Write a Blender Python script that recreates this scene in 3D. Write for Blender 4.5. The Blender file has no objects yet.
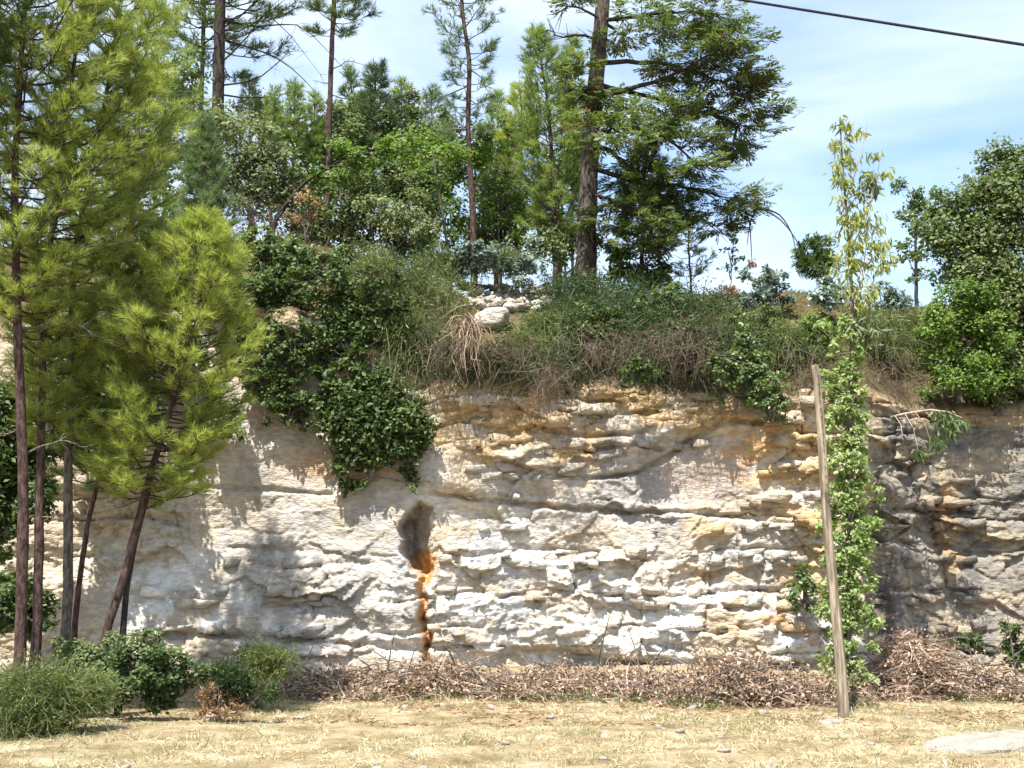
import bpy, math
import numpy as np
from math import radians, sin, cos, tan, pi

SC = bpy.context.scene
COL = SC.collection
# ------------------------------------------------------------------ camera, sky, sun, exposure
F = 1150.0; PITCH = radians(10.2); CAMZ = 1.7
cam_d = bpy.data.cameras.new('camera'); cam = bpy.data.objects.new('camera', cam_d); COL.objects.link(cam)
cam.location = (0, 0, CAMZ); cam.rotation_euler = (radians(90) + PITCH, 0, 0)
cam_d.sensor_width = 36.0; cam_d.lens = F / 1024 * 36.0; cam_d.clip_end = 3000; cam_d.clip_start = 0.1
SC.camera = cam
SUN = np.array([-0.40, -0.917, 0.0]); SUN /= np.linalg.norm(SUN)
ELEV = radians(63)
SUNDIR = np.array([SUN[0]*cos(ELEV), SUN[1]*cos(ELEV), sin(ELEV)])
W = bpy.data.worlds.new('World'); SC.world = W; W.use_nodes = True
wn = W.node_tree; wn.nodes.clear()
wo = wn.nodes.new('ShaderNodeOutputWorld'); wb = wn.nodes.new('ShaderNodeBackground')
sky = wn.nodes.new('ShaderNodeTexSky'); sky.sky_type = 'NISHITA'; sky.sun_disc = False
sky.sun_elevation = ELEV; sky.sun_rotation = math.atan2(SUN[0], SUN[1])
sky.air_density = 1.0; sky.dust_density = 0.5; sky.ozone_density = 2.2
tc = wn.nodes.new('ShaderNodeTexCoord')
mp = wn.nodes.new('ShaderNodeMapping'); mp.inputs['Rotation'].default_value = (0, radians(-24), 0); mp.inputs['Scale'].default_value = (1.6, 1.6, 6.0)
nz = wn.nodes.new('ShaderNodeTexNoise'); nz.inputs['Scale'].default_value = 1.7; nz.inputs['Detail'].default_value = 5; nz.inputs['Roughness'].default_value = 0.5; nz.inputs['Distortion'].default_value = 0.25
rp = wn.nodes.new('ShaderNodeValToRGB'); rp.color_ramp.elements[0].position = 0.34; rp.color_ramp.elements[0].color = (0.05, 0.05, 0.05, 1)
rp.color_ramp.elements[1].position = 0.70; rp.color_ramp.elements[1].color = (0.85, 0.85, 0.85, 1)
mx = wn.nodes.new('ShaderNodeMix'); mx.data_type = 'RGBA'
mx.inputs[7].default_value = (4.1, 4.5, 4.95, 1)
wn.links.new(tc.outputs['Generated'], mp.inputs['Vector']); wn.links.new(mp.outputs[0], nz.inputs['Vector'])
wn.links.new(nz.outputs['Fac'], rp.inputs['Fac']); wn.links.new(rp.outputs['Color'], mx.inputs[0])
wn.links.new(sky.outputs[0], mx.inputs[6]); wn.links.new(mx.outputs[2], wb.inputs['Color'])
wb.inputs['Strength'].default_value = 0.13
wn.links.new(wb.outputs[0], wo.inputs['Surface'])
sd = bpy.data.lights.new('sun', 'SUN'); sd.energy = 5.0; sd.angle = radians(0.5); sd.color = (1.0, 0.96, 0.89)
so = bpy.data.objects.new('sun', sd); COL.objects.link(so)
from mathutils import Vector
so.rotation_euler = Vector(SUNDIR).to_track_quat('Z', 'Y').to_euler(); so.location = (-10, -20, 25)
vs = SC.view_settings; vs.view_transform = 'Standard'; vs.look = 'None'; vs.gamma = 1.0; vs.exposure = 1.3
SC.render.engine = 'CYCLES'
SC.cycles.max_bounces = 6; SC.cycles.diffuse_bounces = 3; SC.cycles.transmission_bounces = 3; SC.cycles.transparent_max_bounces = 4
SC.cycles.caustics_reflective = False; SC.cycles.caustics_refractive = False

# ------------------------------------------------------------------ pixel <-> place
def ray(px, py):
    dx = (px - 512) / F; dy = (384 - py) / F
    return np.array([dx, cos(PITCH) - dy * sin(PITCH), sin(PITCH) + dy * cos(PITCH)])
def P(px, py, Y):
    d = ray(px, py); t = Y / d[1]
    return np.array([d[0]*t, Y, CAMZ + d[2]*t])
def to_px(X, Y, Z):
    zz = Z - CAMZ
    fw = Y*cos(PITCH) + zz*sin(PITCH); up = -Y*sin(PITCH) + zz*cos(PITCH)
    return 512 + F*X/fw, 384 - F*up/fw
def m_per_px(Y): return Y / F

# ------------------------------------------------------------------ noise
def _hash(ix, iy, iz, seed):
    h = (ix.astype(np.int64)*374761393 + iy.astype(np.int64)*668265263 + iz.astype(np.int64)*2147483647 + seed*1274126177) & 0xFFFFFFFF
    h = ((h ^ (h >> 13)) * 1274126177) & 0xFFFFFFFF
    h = ((h ^ (h >> 16)) * 2246822519) & 0xFFFFFFFF
    return ((h ^ (h >> 15)) & 0xFFFFFF) / float(0xFFFFFF)
def vn2(x, y, seed=0):
    x = np.asarray(x, float); y = np.asarray(y, float)
    ix = np.floor(x); iy = np.floor(y); fx = x-ix; fy = y-iy
    fx = fx*fx*fx*(fx*(fx*6-15)+10); fy = fy*fy*fy*(fy*(fy*6-15)+10); z = np.zeros_like(ix)
    a = _hash(ix, iy, z, seed); b = _hash(ix+1, iy, z, seed); c = _hash(ix, iy+1, z, seed); d = _hash(ix+1, iy+1, z, seed)
    return (a*(1-fx)+b*fx)*(1-fy) + (c*(1-fx)+d*fx)*fy
def fbm(x, y, seed=0, octv=4, gain=0.5):
    s = 0; a = 1; t = 0
    for o in range(octv):
        s = s + a*(vn2(x*2**o + o*17.3, y*2**o - o*9.1, seed+o)*2-1); t += a; a *= gain
    return s / t
def ridged(x, y, seed=0, octv=3):
    s = 0; a = 1; t = 0
    for o in range(octv):
        s = s + a*(1-np.abs(vn2(x*2**o + o*7.7, y*2**o + o*3.3, seed+o)*2-1)); t += a; a *= 0.5
    return s / t
def sstep(a, b, x):
    t = np.clip((x-a)/(b-a), 0, 1); return t*t*(3-2*t)

# ------------------------------------------------------------------ mesh helpers
def raw_mesh(name, V, T=None, Q=None, attrs=None, smooth=False):
    me = bpy.data.meshes.new(name)
    V = np.ascontiguousarray(V, dtype=np.float32)
    loops = []; starts = []; tot = 0
    if T is not None and len(T):
        T = np.asarray(T, dtype=np.int32); loops.append(T.ravel()); starts.append(np.arange(len(T))*3); tot = len(T)*3
    if Q is not None and len(Q):
        Q = np.asarray(Q, dtype=np.int32); loops.append(Q.ravel()); starts.append(np.arange(len(Q))*4 + tot)
    L = np.concatenate(loops).astype(np.int32); S = np.concatenate(starts).astype(np.int32)
    me.vertices.add(len(V)); me.vertices.foreach_set('co', V.ravel())
    me.loops.add(len(L)); me.loops.foreach_set('vertex_index', L)
    me.polygons.add(len(S)); me.polygons.foreach_set('loop_start', S)
    if smooth: me.polygons.foreach_set('use_smooth', np.ones(len(S), dtype=bool))
    me.update(calc_edges=True)
    for k, a in (attrs or {}).items():
        a = np.asarray(a, dtype=np.float32)
        if a.ndim == 1:
            at = me.attributes.new(k, 'FLOAT', 'POINT'); at.data.foreach_set('value', a)
        else:
            if a.shape[1] == 3: a = np.concatenate([a, np.ones((len(a), 1), np.float32)], 1)
            at = me.attributes.new(k, 'FLOAT_COLOR', 'POINT'); at.data.foreach_set('color', np.ascontiguousarray(a).ravel())
    return me
def link(name, me, mat, parent=None, loc=None):
    o = bpy.data.objects.new(name, me); COL.objects.link(o)
    if mat is not None and me is not None and not me.materials: me.materials.append(mat)
    if parent is not None: o.parent = parent
    if loc is not None: o.location = loc
    return o
def tag(o, label=None, cat=None, group=None, kind=None):
    if label: o['label'] = label
    if cat: o['category'] = cat
    if group: o['group'] = group
    if kind: o['kind'] = kind
    return o
def empty(name, loc=(0, 0, 0)):
    o = bpy.data.objects.new(name, None); COL.objects.link(o); o.location = tuple(float(v) for v in loc); o.empty_display_size = 0.2
    return o

class Geo:                         # collects triangles, quads and a tint for each vertex
    def __init__(s): s.V = []; s.T = []; s.Q = []; s.A = []; s.n = 0
    def add(s, V, T=None, Q=None, A=None):
        V = np.asarray(V, float).reshape(-1, 3)
        if len(V) == 0: return
        s.V.append(V)
        if T is not None: s.T.append(np.asarray(T).reshape(-1, 3) + s.n)
        if Q is not None: s.Q.append(np.asarray(Q).reshape(-1, 4) + s.n)
        s.A.append(np.full(len(V), 0.5) if A is None else np.broadcast_to(np.asarray(A, float).ravel(), (len(V),)))
        s.n += len(V)
    def build(s, name, mat, parent=None, origin=(0, 0, 0), smooth=False):
        V = np.concatenate(s.V) - np.asarray(origin, float)
        T = np.concatenate(s.T) if s.T else None; Q = np.concatenate(s.Q) if s.Q else None
        me = raw_mesh(name, V, T, Q, {'tint': np.concatenate(s.A)}, smooth)
        return link(name, me, mat, parent)

def unit(v): return v / np.maximum(np.linalg.norm(v, axis=-1, keepdims=True), 1e-9)
def rand_dir(rng, n): return unit(rng.normal(size=(n, 3)))

LEAF_V = np.array([(0, 0, 0), (-.30, .42, .07), (0, 1, -.04), (.30, .42, .07)]); LEAF_T = np.array([(0, 2, 1), (0, 3, 2)])
SLIM_V = np.array([(0, 0, 0), (-.13, .4, .04), (0, 1, -.08), (.13, .4, .04)]);
def needle_template(n, seed, spread=(18, 62), w=0.035, axis=0.55):
    r = np.random.default_rng(seed); V = []; T = []
    for i in range(n):
        b = np.array([0, r.uniform(0, axis), 0]); th = r.uniform(0, 2*pi); ph = radians(r.uniform(*spread))
        d = np.array([sin(ph)*cos(th), cos(ph), sin(ph)*sin(th)]); L = r.uniform(.65, 1)
        sd = unit(np.cross(d, r.normal(size=3))); k = len(V)
        V += [b - sd*w/2, b + sd*w/2, b + d*L]; T.append((k, k+1, k+2))
    return np.array(V), np.array(T)
def spray_template(seed, n=11):
    r = np.random.default_rng(seed); V = []; T = []
    for i in range(n):
        s = -1 if i % 2 else 1; y0 = i/n*0.75; a = s*radians(r.uniform(20, 60)); L = r.uniform(.35, .6)*(1.15 - y0*.6)
        d = np.array([sin(a), cos(a), r.uniform(-.35, .1)]); b = np.array([0, y0, -0.15*y0*y0]); sd = np.array([cos(a), -sin(a), r.uniform(-.4, .4)])*0.055
        k = len(V); V += [b - sd*.6, b + d*L*.55 - sd, b + d*L, b + d*L*.5 + sd]; T += [(k, k+1, k+2), (k, k+2, k+3)]
    return np.array(V), np.array(T)
NEEDLES = [needle_template(18, s, (12, 60), .045, .7) for s in (1, 2, 3)]
NEEDLES_FAR = [needle_template(11, s, (12, 62), .07, .7) for s in (7, 8, 9)]
NEEDLES_FINE = [needle_template(16, s, (10, 70), 0.04, .7) for s in (4, 5, 6)]
SPRAYS = [spray_template(s) for s in (1, 2, 3)]

def place(geo, tmpl, pos, dirs, nrm, scale, tint, jit=0.0, rng=None):
    """put a template (along +Y, facing +Z) at every pos"""
    TV, TT = tmpl
    n = len(pos)
    if n == 0: return
    d = unit(dirs); s = unit(np.cross(d, nrm)); z = np.cross(s, d)
    V = pos[:, None, :] + scale[:, None, None]*(TV[None, :, 0:1]*s[:, None, :] + TV[None, :, 1:2]*d[:, None, :] + TV[None, :, 2:3]*z[:, None, :])
    k = len(TV)
    T = (TT[None] + (np.arange(n)*k)[:, None, None]).reshape(-1, 3)
    geo.add(V.reshape(-1, 3), T=T, A=np.repeat(tint, k))
def place_mix(geo, tmpls, rng, pos, dirs, nrm, scale, tint):
    c = rng.integers(0, len(tmpls), len(pos))
    for i, t in enumerate(tmpls):
        m = c == i
        place(geo, t, pos[m], dirs[m], nrm[m], scale[m], tint[m])

def tube(geo, pts, rad, sides=6, tint=0.5, rng=None, rough=0.0):
    pts = np.asarray(pts, float); rad = np.broadcast_to(np.asarray(rad, float), (len(pts),))
    tg = unit(np.gradient(pts, axis=0)); up = np.array([0.31, 0.17, 0.93])
    a = unit(np.cross(tg, up)); b = np.cross(tg, a)
    th = np.arange(sides)/sides*2*pi
    rr = rad[:, None]*np.ones(sides)[None]
    if rng is not None and rough: rr = rr*(1 + rough*rng.normal(size=rr.shape))
    V = pts[:, None, :] + rr[..., None]*(np.cos(th)[None, :, None]*a[:, None, :] + np.sin(th)[None, :, None]*b[:, None, :])
    n = len(pts); q = []
    i = np.arange(n-1)[:, None]*sides; j = np.arange(sides)[None]; j2 = (j+1) % sides
    Q = np.stack([i+j, i+j2, i+sides+j2, i+sides+j], -1).reshape(-1, 4)
    geo.add(V.reshape(-1, 3), Q=Q, A=tint)
def ribbons(geo, rng, start, dirs, L, width, droop, nseg=3, tint=None, wig=0.0):
    n = len(start); t = np.linspace(0, 1, nseg+1)
    L = np.broadcast_to(L, (n,)); width = np.broadcast_to(width, (n,)); droop = np.broadcast_to(droop, (n,))
    d = unit(dirs); p = start[:, None] + d[:, None]*(L[:, None]*t)[..., None]
    p[..., 2] -= (droop*L)[:, None]*t**2
    if wig:
        w = rng.normal(size=(n, nseg+1, 3))*wig*L[:, None, None]*0.5; w[:, 0] = 0; p = p + np.cumsum(w, 1)*0.6
    sd = unit(np.cross(d, rand_dir(rng, n)))
    wt = width[:, None]*(1 - t*0.8)/2
    V = np.stack([p - sd[:, None]*wt[..., None], p + sd[:, None]*wt[..., None]], 2)      # n,seg+1,2,3
    base = (np.arange(n)*(nseg+1)*2)[:, None] + (np.arange(nseg)*2)[None]
    Q = np.stack([base, base+1, base+3, base+2], -1).reshape(-1, 4)
    tint = rng.uniform(0, 1, n) if tint is None else tint
    geo.add(V.reshape(-1, 3), Q=Q, A=np.repeat(tint, (nseg+1)*2))
    return p

# ------------------------------------------------------------------ materials
def nodes_of(m):
    m.use_nodes = True; nt = m.node_tree; nt.nodes.clear(); return nt, nt.nodes, nt.links
def leaf_mat(name, c0, c1, transl=0.35, rough=0.5, spec=0.35, c2=None, warm=1.05):
    m = bpy.data.materials.new(name); nt, N, L = nodes_of(m)
    out = N.new('ShaderNodeOutputMaterial'); at = N.new('ShaderNodeAttribute'); at.attribute_name = 'tint'
    r = N.new('ShaderNodeValToRGB'); e = r.color_ramp.elements; e[0].color = (*c0, 1); e[1].color = (*c1, 1)
    e[0].position = 0.1; e[1].position = 0.9 if c2 is None else 0.82
    if c2 is not None:
        x = e.new(0.97); x.color = (*c2, 1)
    L.new(at.outputs['Fac'], r.inputs['Fac'])
    b = N.new('ShaderNodeBsdfPrincipled'); b.inputs['Roughness'].default_value = rough; b.inputs['Specular IOR Level'].default_value = spec
    t = N.new('ShaderNodeBsdfTranslucent'); mc = N.new('ShaderNodeMix'); mc.data_type = 'RGBA'; mc.blend_type = 'MULTIPLY'; mc.inputs[0].default_value = 1
    mc.inputs[7].default_value = (warm, 1.15, 0.6, 1)
    L.new(r.outputs[0], b.inputs['Base Color']); L.new(r.outputs[0], mc.inputs[6]); L.new(mc.outputs[2], t.inputs['Color'])
    mix = N.new('ShaderNodeMixShader'); mix.inputs[0].default_value = transl
    L.new(b.outputs[0], mix.inputs[1]); L.new(t.outputs[0], mix.inputs[2]); L.new(mix.outputs[0], out.inputs['Surface'])
    return m
def bark_mat(name, c0, c1, scale=24.0, stretch=0.3, bump=1.0):
    m = bpy.data.materials.new(name); nt, N, L = nodes_of(m)
    out = N.new('ShaderNodeOutputMaterial'); b = N.new('ShaderNodeBsdfPrincipled'); b.inputs['Roughness'].default_value = 0.9; b.inputs['Specular IOR Level'].default_value = 0.15
    tcn = N.new('ShaderNodeTexCoord'); mpn = N.new('ShaderNodeMapping'); mpn.inputs['Scale'].default_value = (1, 1, stretch)
    n1 = N.new('ShaderNodeTexNoise'); n1.inputs['Scale'].default_value = scale; n1.inputs['Detail'].default_value = 6; n1.inputs['Roughness'].default_value = .65
    r = N.new('ShaderNodeValToRGB'); r.color_ramp.elements[0].position = .40; r.color_ramp.elements[1].position = .62
    r.color_ramp.elements[0].color = (*c0, 1); r.color_ramp.elements[1].color = (*c1, 1)
    bp = N.new('ShaderNodeBump'); bp.inputs['Strength'].default_value = bump; bp.inputs['Distance'].default_value = 0.04
    L.new(tcn.outputs['Object'], mpn.inputs[0]); L.new(mpn.outputs[0], n1.inputs['Vector']); L.new(n1.outputs['Fac'], r.inputs[0])
    L.new(r.outputs[0], b.inputs['Base Color']); L.new(n1.outputs['Fac'], bp.inputs['Height']); L.new(bp.outputs[0], b.inputs['Normal'])
    L.new(b.outputs[0], out.inputs['Surface'])
    return m
def rock_mat(name, attr='col', flat=None, bump=0.5):
    m = bpy.data.materials.new(name); nt, N, L = nodes_of(m)
    out = N.new('ShaderNodeOutputMaterial'); b = N.new('ShaderNodeBsdfPrincipled'); b.inputs['Roughness'].default_value = 0.92; b.inputs['Specular IOR Level'].default_value = 0.12
    g = N.new('ShaderNodeNewGeometry')
    n1 = N.new('ShaderNodeTexNoise'); n1.inputs['Scale'].default_value = 7; n1.inputs['Detail'].default_value = 9; n1.inputs['Roughness'].default_value = .68
    n2 = N.new('ShaderNodeTexNoise'); n2.inputs['Scale'].default_value = 38; n2.inputs['Detail'].default_value = 4
    mpz = N.new('ShaderNodeMapping'); mpz.inputs['Scale'].default_value = (1, 1, 2.3); L.new(g.outputs['Position'], mpz.inputs[0])
    L.new(mpz.outputs[0], n1.inputs['Vector']); L.new(mpz.outputs[0], n2.inputs['Vector'])
    if flat is None:
        at = N.new('ShaderNodeAttribute'); at.attribute_name = attr; base = at.outputs['Color']
    else:
        rg = N.new('ShaderNodeRGB'); rg.outputs[0].default_value = (*flat, 1); base = rg.outputs[0]
    mr = N.new('ShaderNodeMapRange'); mr.inputs['From Min'].default_value = .3; mr.inputs['From Max'].default_value = .7; mr.inputs['To Min'].default_value = .68; mr.inputs['To Max'].default_value = 1.22
    L.new(n1.outputs['Fac'], mr.inputs['Value'])
    mm = N.new('ShaderNodeMix'); mm.data_type = 'RGBA'; mm.blend_type = 'MULTIPLY'; mm.inputs[0].default_value = 1
    L.new(base, mm.inputs[6]); L.new(mr.outputs[0], mm.inputs[7]); L.new(mm.outputs[2], b.inputs['Base Color'])
    ad = N.new('ShaderNodeMath'); ad.operation = 'ADD'; ml = N.new('ShaderNodeMath'); ml.operation = 'MULTIPLY'; ml.inputs[1].default_value = .35
    L.new(n2.outputs['Fac'], ml.inputs[0]); L.new(n1.outputs['Fac'], ad.inputs[0]); L.new(ml.outputs[0], ad.inputs[1])
    vo = N.new('ShaderNodeTexVoronoi'); vo.distance = 'CHEBYCHEV'; vo.inputs['Scale'].default_value = 6.5; vo2 = N.new('ShaderNodeTexVoronoi'); vo2.inputs['Scale'].default_value = 17
    wv = N.new('ShaderNodeMix'); wv.data_type = 'VECTOR'; wv.inputs[0].default_value = .12; L.new(mpz.outputs[0], wv.inputs[4]); L.new(n1.outputs['Color'], wv.inputs[5])
    L.new(wv.outputs[1], vo.inputs['Vector']); L.new(wv.outputs[1], vo2.inputs['Vector'])
    a2 = N.new('ShaderNodeMath'); a2.operation = 'MULTIPLY_ADD'; a2.inputs[1].default_value = .9; L.new(vo.outputs['Distance'], a2.inputs[0]); L.new(ml.outputs[0], a2.inputs[2])
    a3 = N.new('ShaderNodeMath'); a3.operation = 'MULTIPLY_ADD'; a3.inputs[1].default_value = .4; L.new(vo2.outputs['Distance'], a3.inputs[0]); L.new(a2.outputs[0], a3.inputs[2])
    bp = N.new('ShaderNodeBump'); bp.inputs['Strength'].default_value = bump; bp.inputs['Distance'].default_value = 0.075
    L.new(a3.outputs[0], bp.inputs['Height']); L.new(bp.outputs[0], b.inputs['Normal']); L.new(b.outputs[0], out.inputs['Surface'])
    return m
def soil_mat(name, cols, scale=0.9):
    m = bpy.data.materials.new(name); nt, N, L = nodes_of(m)
    out = N.new('ShaderNodeOutputMaterial'); b = N.new('ShaderNodeBsdfPrincipled'); b.inputs['Roughness'].default_value = 1; b.inputs['Specular IOR Level'].default_value = 0.05
    g = N.new('ShaderNodeNewGeometry')
    n1 = N.new('ShaderNodeTexNoise'); n1.inputs['Scale'].default_value = scale*1.6; n1.inputs['Detail'].default_value = 12; n1.inputs['Roughness'].default_value = .7
    r = N.new('ShaderNodeValToRGB'); e = r.color_ramp.elements; e[0].position = .34; e[0].color = (*cols[0], 1); e[1].position = .7; e[1].color = (*cols[-1], 1)
    for i, c in enumerate(cols[1:-1]): x = e.new(.34 + .36*(i+1)/(len(cols)-1)); x.color = (*c, 1)
    n2 = N.new('ShaderNodeTexNoise'); n2.inputs['Scale'].default_value = 26; n2.inputs['Detail'].default_value = 6; n2.inputs['Roughness'].default_value = .75
    bp = N.new('ShaderNodeBump'); bp.inputs['Strength'].default_value = .7; bp.inputs['Distance'].default_value = 0.05
    L.new(g.outputs['Position'], n1.inputs['Vector']); L.new(g.outputs['Position'], n2.inputs['Vector']); L.new(n1.outputs['Fac'], r.inputs[0]); L.new(r.outputs[0], b.inputs['Base Color'])
    L.new(n2.outputs['Fac'], bp.inputs['Height']); L.new(bp.outputs[0], b.inputs['Normal']); L.new(b.outputs[0], out.inputs['Surface'])
    return m
M = dict(
    pine_y=leaf_mat('pine_yellow_green', (.18, .225, .048), (.42, .455, .12), .54),
    pine_g=leaf_mat('pine_green', (.13, .19, .05), (.28, .35, .11), .5),
    pine_d=leaf_mat('pine_dark', (.05, .085, .025), (.125, .17, .045), .38),
    pine_b=leaf_mat('pine_blue_green', (.09, .14, .06), (.19, .25, .12), .42),
    cedar=leaf_mat('cedar_foliage', (.06, .095, .03), (.18, .21, .07), .4, c2=(.20, .14, .08)),
    oak=leaf_mat('oak_foliage', (.075, .115, .035), (.20, .24, .10), .36, .62, .3),
    oak_grey=leaf_mat('grey_oak_foliage', (.11, .14, .06), (.26, .29, .155), .36, .62, .3),
    bright=leaf_mat('bright_foliage', (.085, .15, .03), (.20, .285, .06), .46),
    ivy=leaf_mat('ivy_foliage', (.03, .058, .014), (.115, .16, .048), .32, .55, .35),
    ivy_l=leaf_mat('light_ivy', (.07, .115, .035), (.17, .23, .085), .36, .4, .45),
    euc=leaf_mat('eucalyptus_leaf', (.17, .22, .05), (.44, .44, .15), .5, .45),
    euc_blue=leaf_mat('blue_gum_leaf', (.10, .15, .13), (.30, .36, .33), .3, .5),
    vine=leaf_mat('vine_leaf', (.17, .25, .06), (.44, .50, .25), .47),
    broom=leaf_mat('broom_stems', (.02, .042, .015), (.085, .12, .04), .3),
    broom_l=leaf_mat('light_broom', (.07, .10, .032), (.19, .215, .08), .36),
    roots=leaf_mat('bleached_roots', (.20, .135, .085), (.44, .34, .25), .1, .8, .1),
    dry=leaf_mat('dry_stems', (.065, .045, .036), (.175, .13, .10), .15, .8, .1),
    brush=leaf_mat('dead_brush', (.18, .12, .085), (.50, .375, .285), .15, .8, .1),
    straw=leaf_mat('dry_straw', (.26, .19, .10), (.62, .54, .385), .3, .8, .1),
    rust=leaf_mat('rust_leaf', (.20, .12, .065), (.36, .24, .15), .25, .8, .1),
    weed=leaf_mat('green_weed', (.12, .15, .05), (.26, .29, .12), .4),
    bark_r=bark_mat('reddish_bark', (.03, .02, .017), (.12, .075, .062)),
    bark_g=bark_mat('grey_bark', (.06, .05, .042), (.20, .17, .145)),
    bark_d=bark_mat('dark_bark', (.02, .016, .014), (.075, .058, .05)),
    bark_p=bark_mat('pale_bark', (.20, .16, .12), (.42, .36, .29), 5),
    rock=rock_mat('limestone', bump=0.55),
    white_rock=rock_mat('pale_stone', flat=(.27, .245, .205)),
    rubble=rock_mat('white_rubble', flat=(.45, .395, .335)),
    pink_rock=rock_mat('pale_pink_stone', flat=(.30, .245, .20)),
    ground=soil_mat('dry_ground', [(.13, .105, .05), (.24, .185, .105), (.34, .28, .18), (.45, .39, .29)]),
    hill=soil_mat('bank_soil', [(.05, .045, .02), (.11, .085, .04), (.19, .135, .065)], 1.6),
)

# ------------------------------------------------------------------ terrain functions
TOPX = np.array([-600, -100, 150, 240, 330, 430, 480, 560, 640, 760, 860, 930, 1024, 1500])
TOPY = np.array([360, 340, 310, 300, 325, 385, 372, 380, 382, 402, 384, 398, 396, 380])
def yc_base(x):
    x = np.asarray(x, float)
    y = 21.0 + 0.25*np.sin(x*0.45 + 1.0) + 0.2*np.sin(x*0.9)
    y = y + 0.62*np.clip(x - 6.4, 0, 2.0) - 0.25*np.clip(x - 9.2, 0, 20)
    y = y - 0.12*np.clip(-x - 8, 0, 30)
    return y
def top_z(x):
    px = 512 + np.asarray(x, float)/21.0*F*cos(PITCH)*1.0
    py = np.interp(px, TOPX, TOPY)
    dy = (384 - py)/F
    z = CAMZ + 21.0*(sin(PITCH) + dy*cos(PITCH))/(cos(PITCH) - dy*sin(PITCH))
    return z + 0.16*fbm(np.asarray(x)*1.3, np.zeros_like(np.asarray(x, float)), 5, 3)
def plateau(x):
    return 8.35 + 1.2*sstep(-1.0, -5.0, np.asarray(x, float))
def hill_z(x, y):
    x = np.asarray(x, float); y = np.asarray(y, float)
    s = y - yc_base(x) - 0.55
    t = top_z(x); p = plateau(x)
    u = np.clip(s/4.2, 0, 1)
    z = t + (p - t)*(1 - (1-u)**1.7)
    return z + 0.14*fbm(x*0.8, y*0.8, 11, 3)*sstep(0, 1.5, s) + np.where(s < 0, s*2.0, 0)
def ground_z(x, y):
    x = np.asarray(x, float); y = np.asarray(y, float)
    z = 0.07*fbm(x*0.28, y*0.28, 21, 3) + 0.035*fbm(x*1.5, y*1.5, 24, 3)
    return z + 0.35*sstep(19.0, 21.2, y)
def on_ground(px, py):
    d = ray(px, py)
    t = CAMZ/max(-d[2], 1e-4); p = np.array([0, 0, CAMZ]) + d*t
    return np.array([p[0], p[1], float(ground_z(p[0], p[1]))])
def on_hill(px, py):
    d = ray(px, py)
    Y = np.arange(21.0, 60, 0.05); t = Y/d[1]; x = d[0]*t; z = CAMZ + d[2]*t
    hit = np.nonzero((Y > yc_base(x) + 0.3) & (z <= hill_z(x, Y)))[0]
    return np.array([x[hit[0]], Y[hit[0]], z[hit[0]]]) if len(hit) else P(px, py, 25.5)

# ------------------------------------------------------------------ ground
def grid_mesh(X, Y, Z):
    ny, nx = X.shape; i = np.arange(ny-1)[:, None]*nx + np.arange(nx-1)[None]
    Q = np.stack([i, i+1, i+1+nx, i+nx], -1).reshape(-1, 4)
    return np.stack([X, Y, Z], -1).reshape(-1, 3), Q
gx = np.concatenate([-np.geomspace(600, 15, 22), np.linspace(-14, 14, 120), np.geomspace(15, 600, 22)])
gy = np.concatenate([-np.geomspace(500, 5, 14), np.linspace(0, 7, 12), np.linspace(7.3, 22, 80), np.geomspace(23, 900, 20)])
X, Y = np.meshgrid(gx, gy); V, Q = grid_mesh(X, Y, ground_z(X, Y))
g_ground = g = link('ground', raw_mesh('ground', V, None, Q, smooth=True), M['ground']); tag(g, 'pale dry stubble field in front of the rock face', 'ground', kind='structure')

# ------------------------------------------------------------------ rock face
rngc = np.random.default_rng(7)
BEDS_PY = [352, 376, 392, 405, 420, 441, 470, 500, 522, 556, 598, 632, 653, 676]
BEDS = np.sort(np.array([float(P(560, b, 21.0)[2]) for b in BEDS_PY] + [-0.6, 7.2, 7.8, 8.6]))
def seg_dist(px, py, pts):
    d = np.full(np.shape(px), 1e9)
    for (x0, y0), (x1, y1) in zip(pts[:-1], pts[1:]):
        vx, vy = x1-x0, y1-y0; t = np.clip(((px-x0)*vx + (py-y0)*vy)/(vx*vx+vy*vy), 0, 1)
        d = np.minimum(d, np.hypot(px-x0-t*vx, py-y0-t*vy))
    return d
def blob(px, py, cx, cy, rx, ry, w=0.5):
    r = np.hypot((px-cx)/rx, (py-cy)/ry); return 1 - sstep(1-w, 1+w, r)
def facets(x, z, seed, drop=0.5):
    """broken rock: every cell of a jittered grid is a tilted plane of its own"""
    best = np.full(np.shape(x), 1e9); sec = np.full(np.shape(x), 1e9); h = np.zeros(np.shape(x))
    ix = np.floor(x); iz = np.floor(z); o = np.zeros_like(ix)
    for dx in (-1, 0, 1):
        for dz in (-1, 0, 1):
            cx = ix + dx; cz = iz + dz
            qx = cx + _hash(cx, cz, o, seed); qz = cz + _hash(cx, cz, o+1, seed)
            d = np.hypot(x - qx, z - qz)
            hh = (_hash(cx, cz, o+2, seed) - .5) + (x - qx)*(_hash(cx, cz, o+3, seed) - .5)*1.5 - (z - qz)*(_hash(cx, cz, o+4, seed) - .25)*1.6
            m = d < best
            sec = np.where(m, best, np.minimum(sec, d)); h = np.where(m, hh, h); best = np.where(m, d, best)
    return h - drop*np.clip(1 - (sec - best)/0.09, 0, 1)
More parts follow.
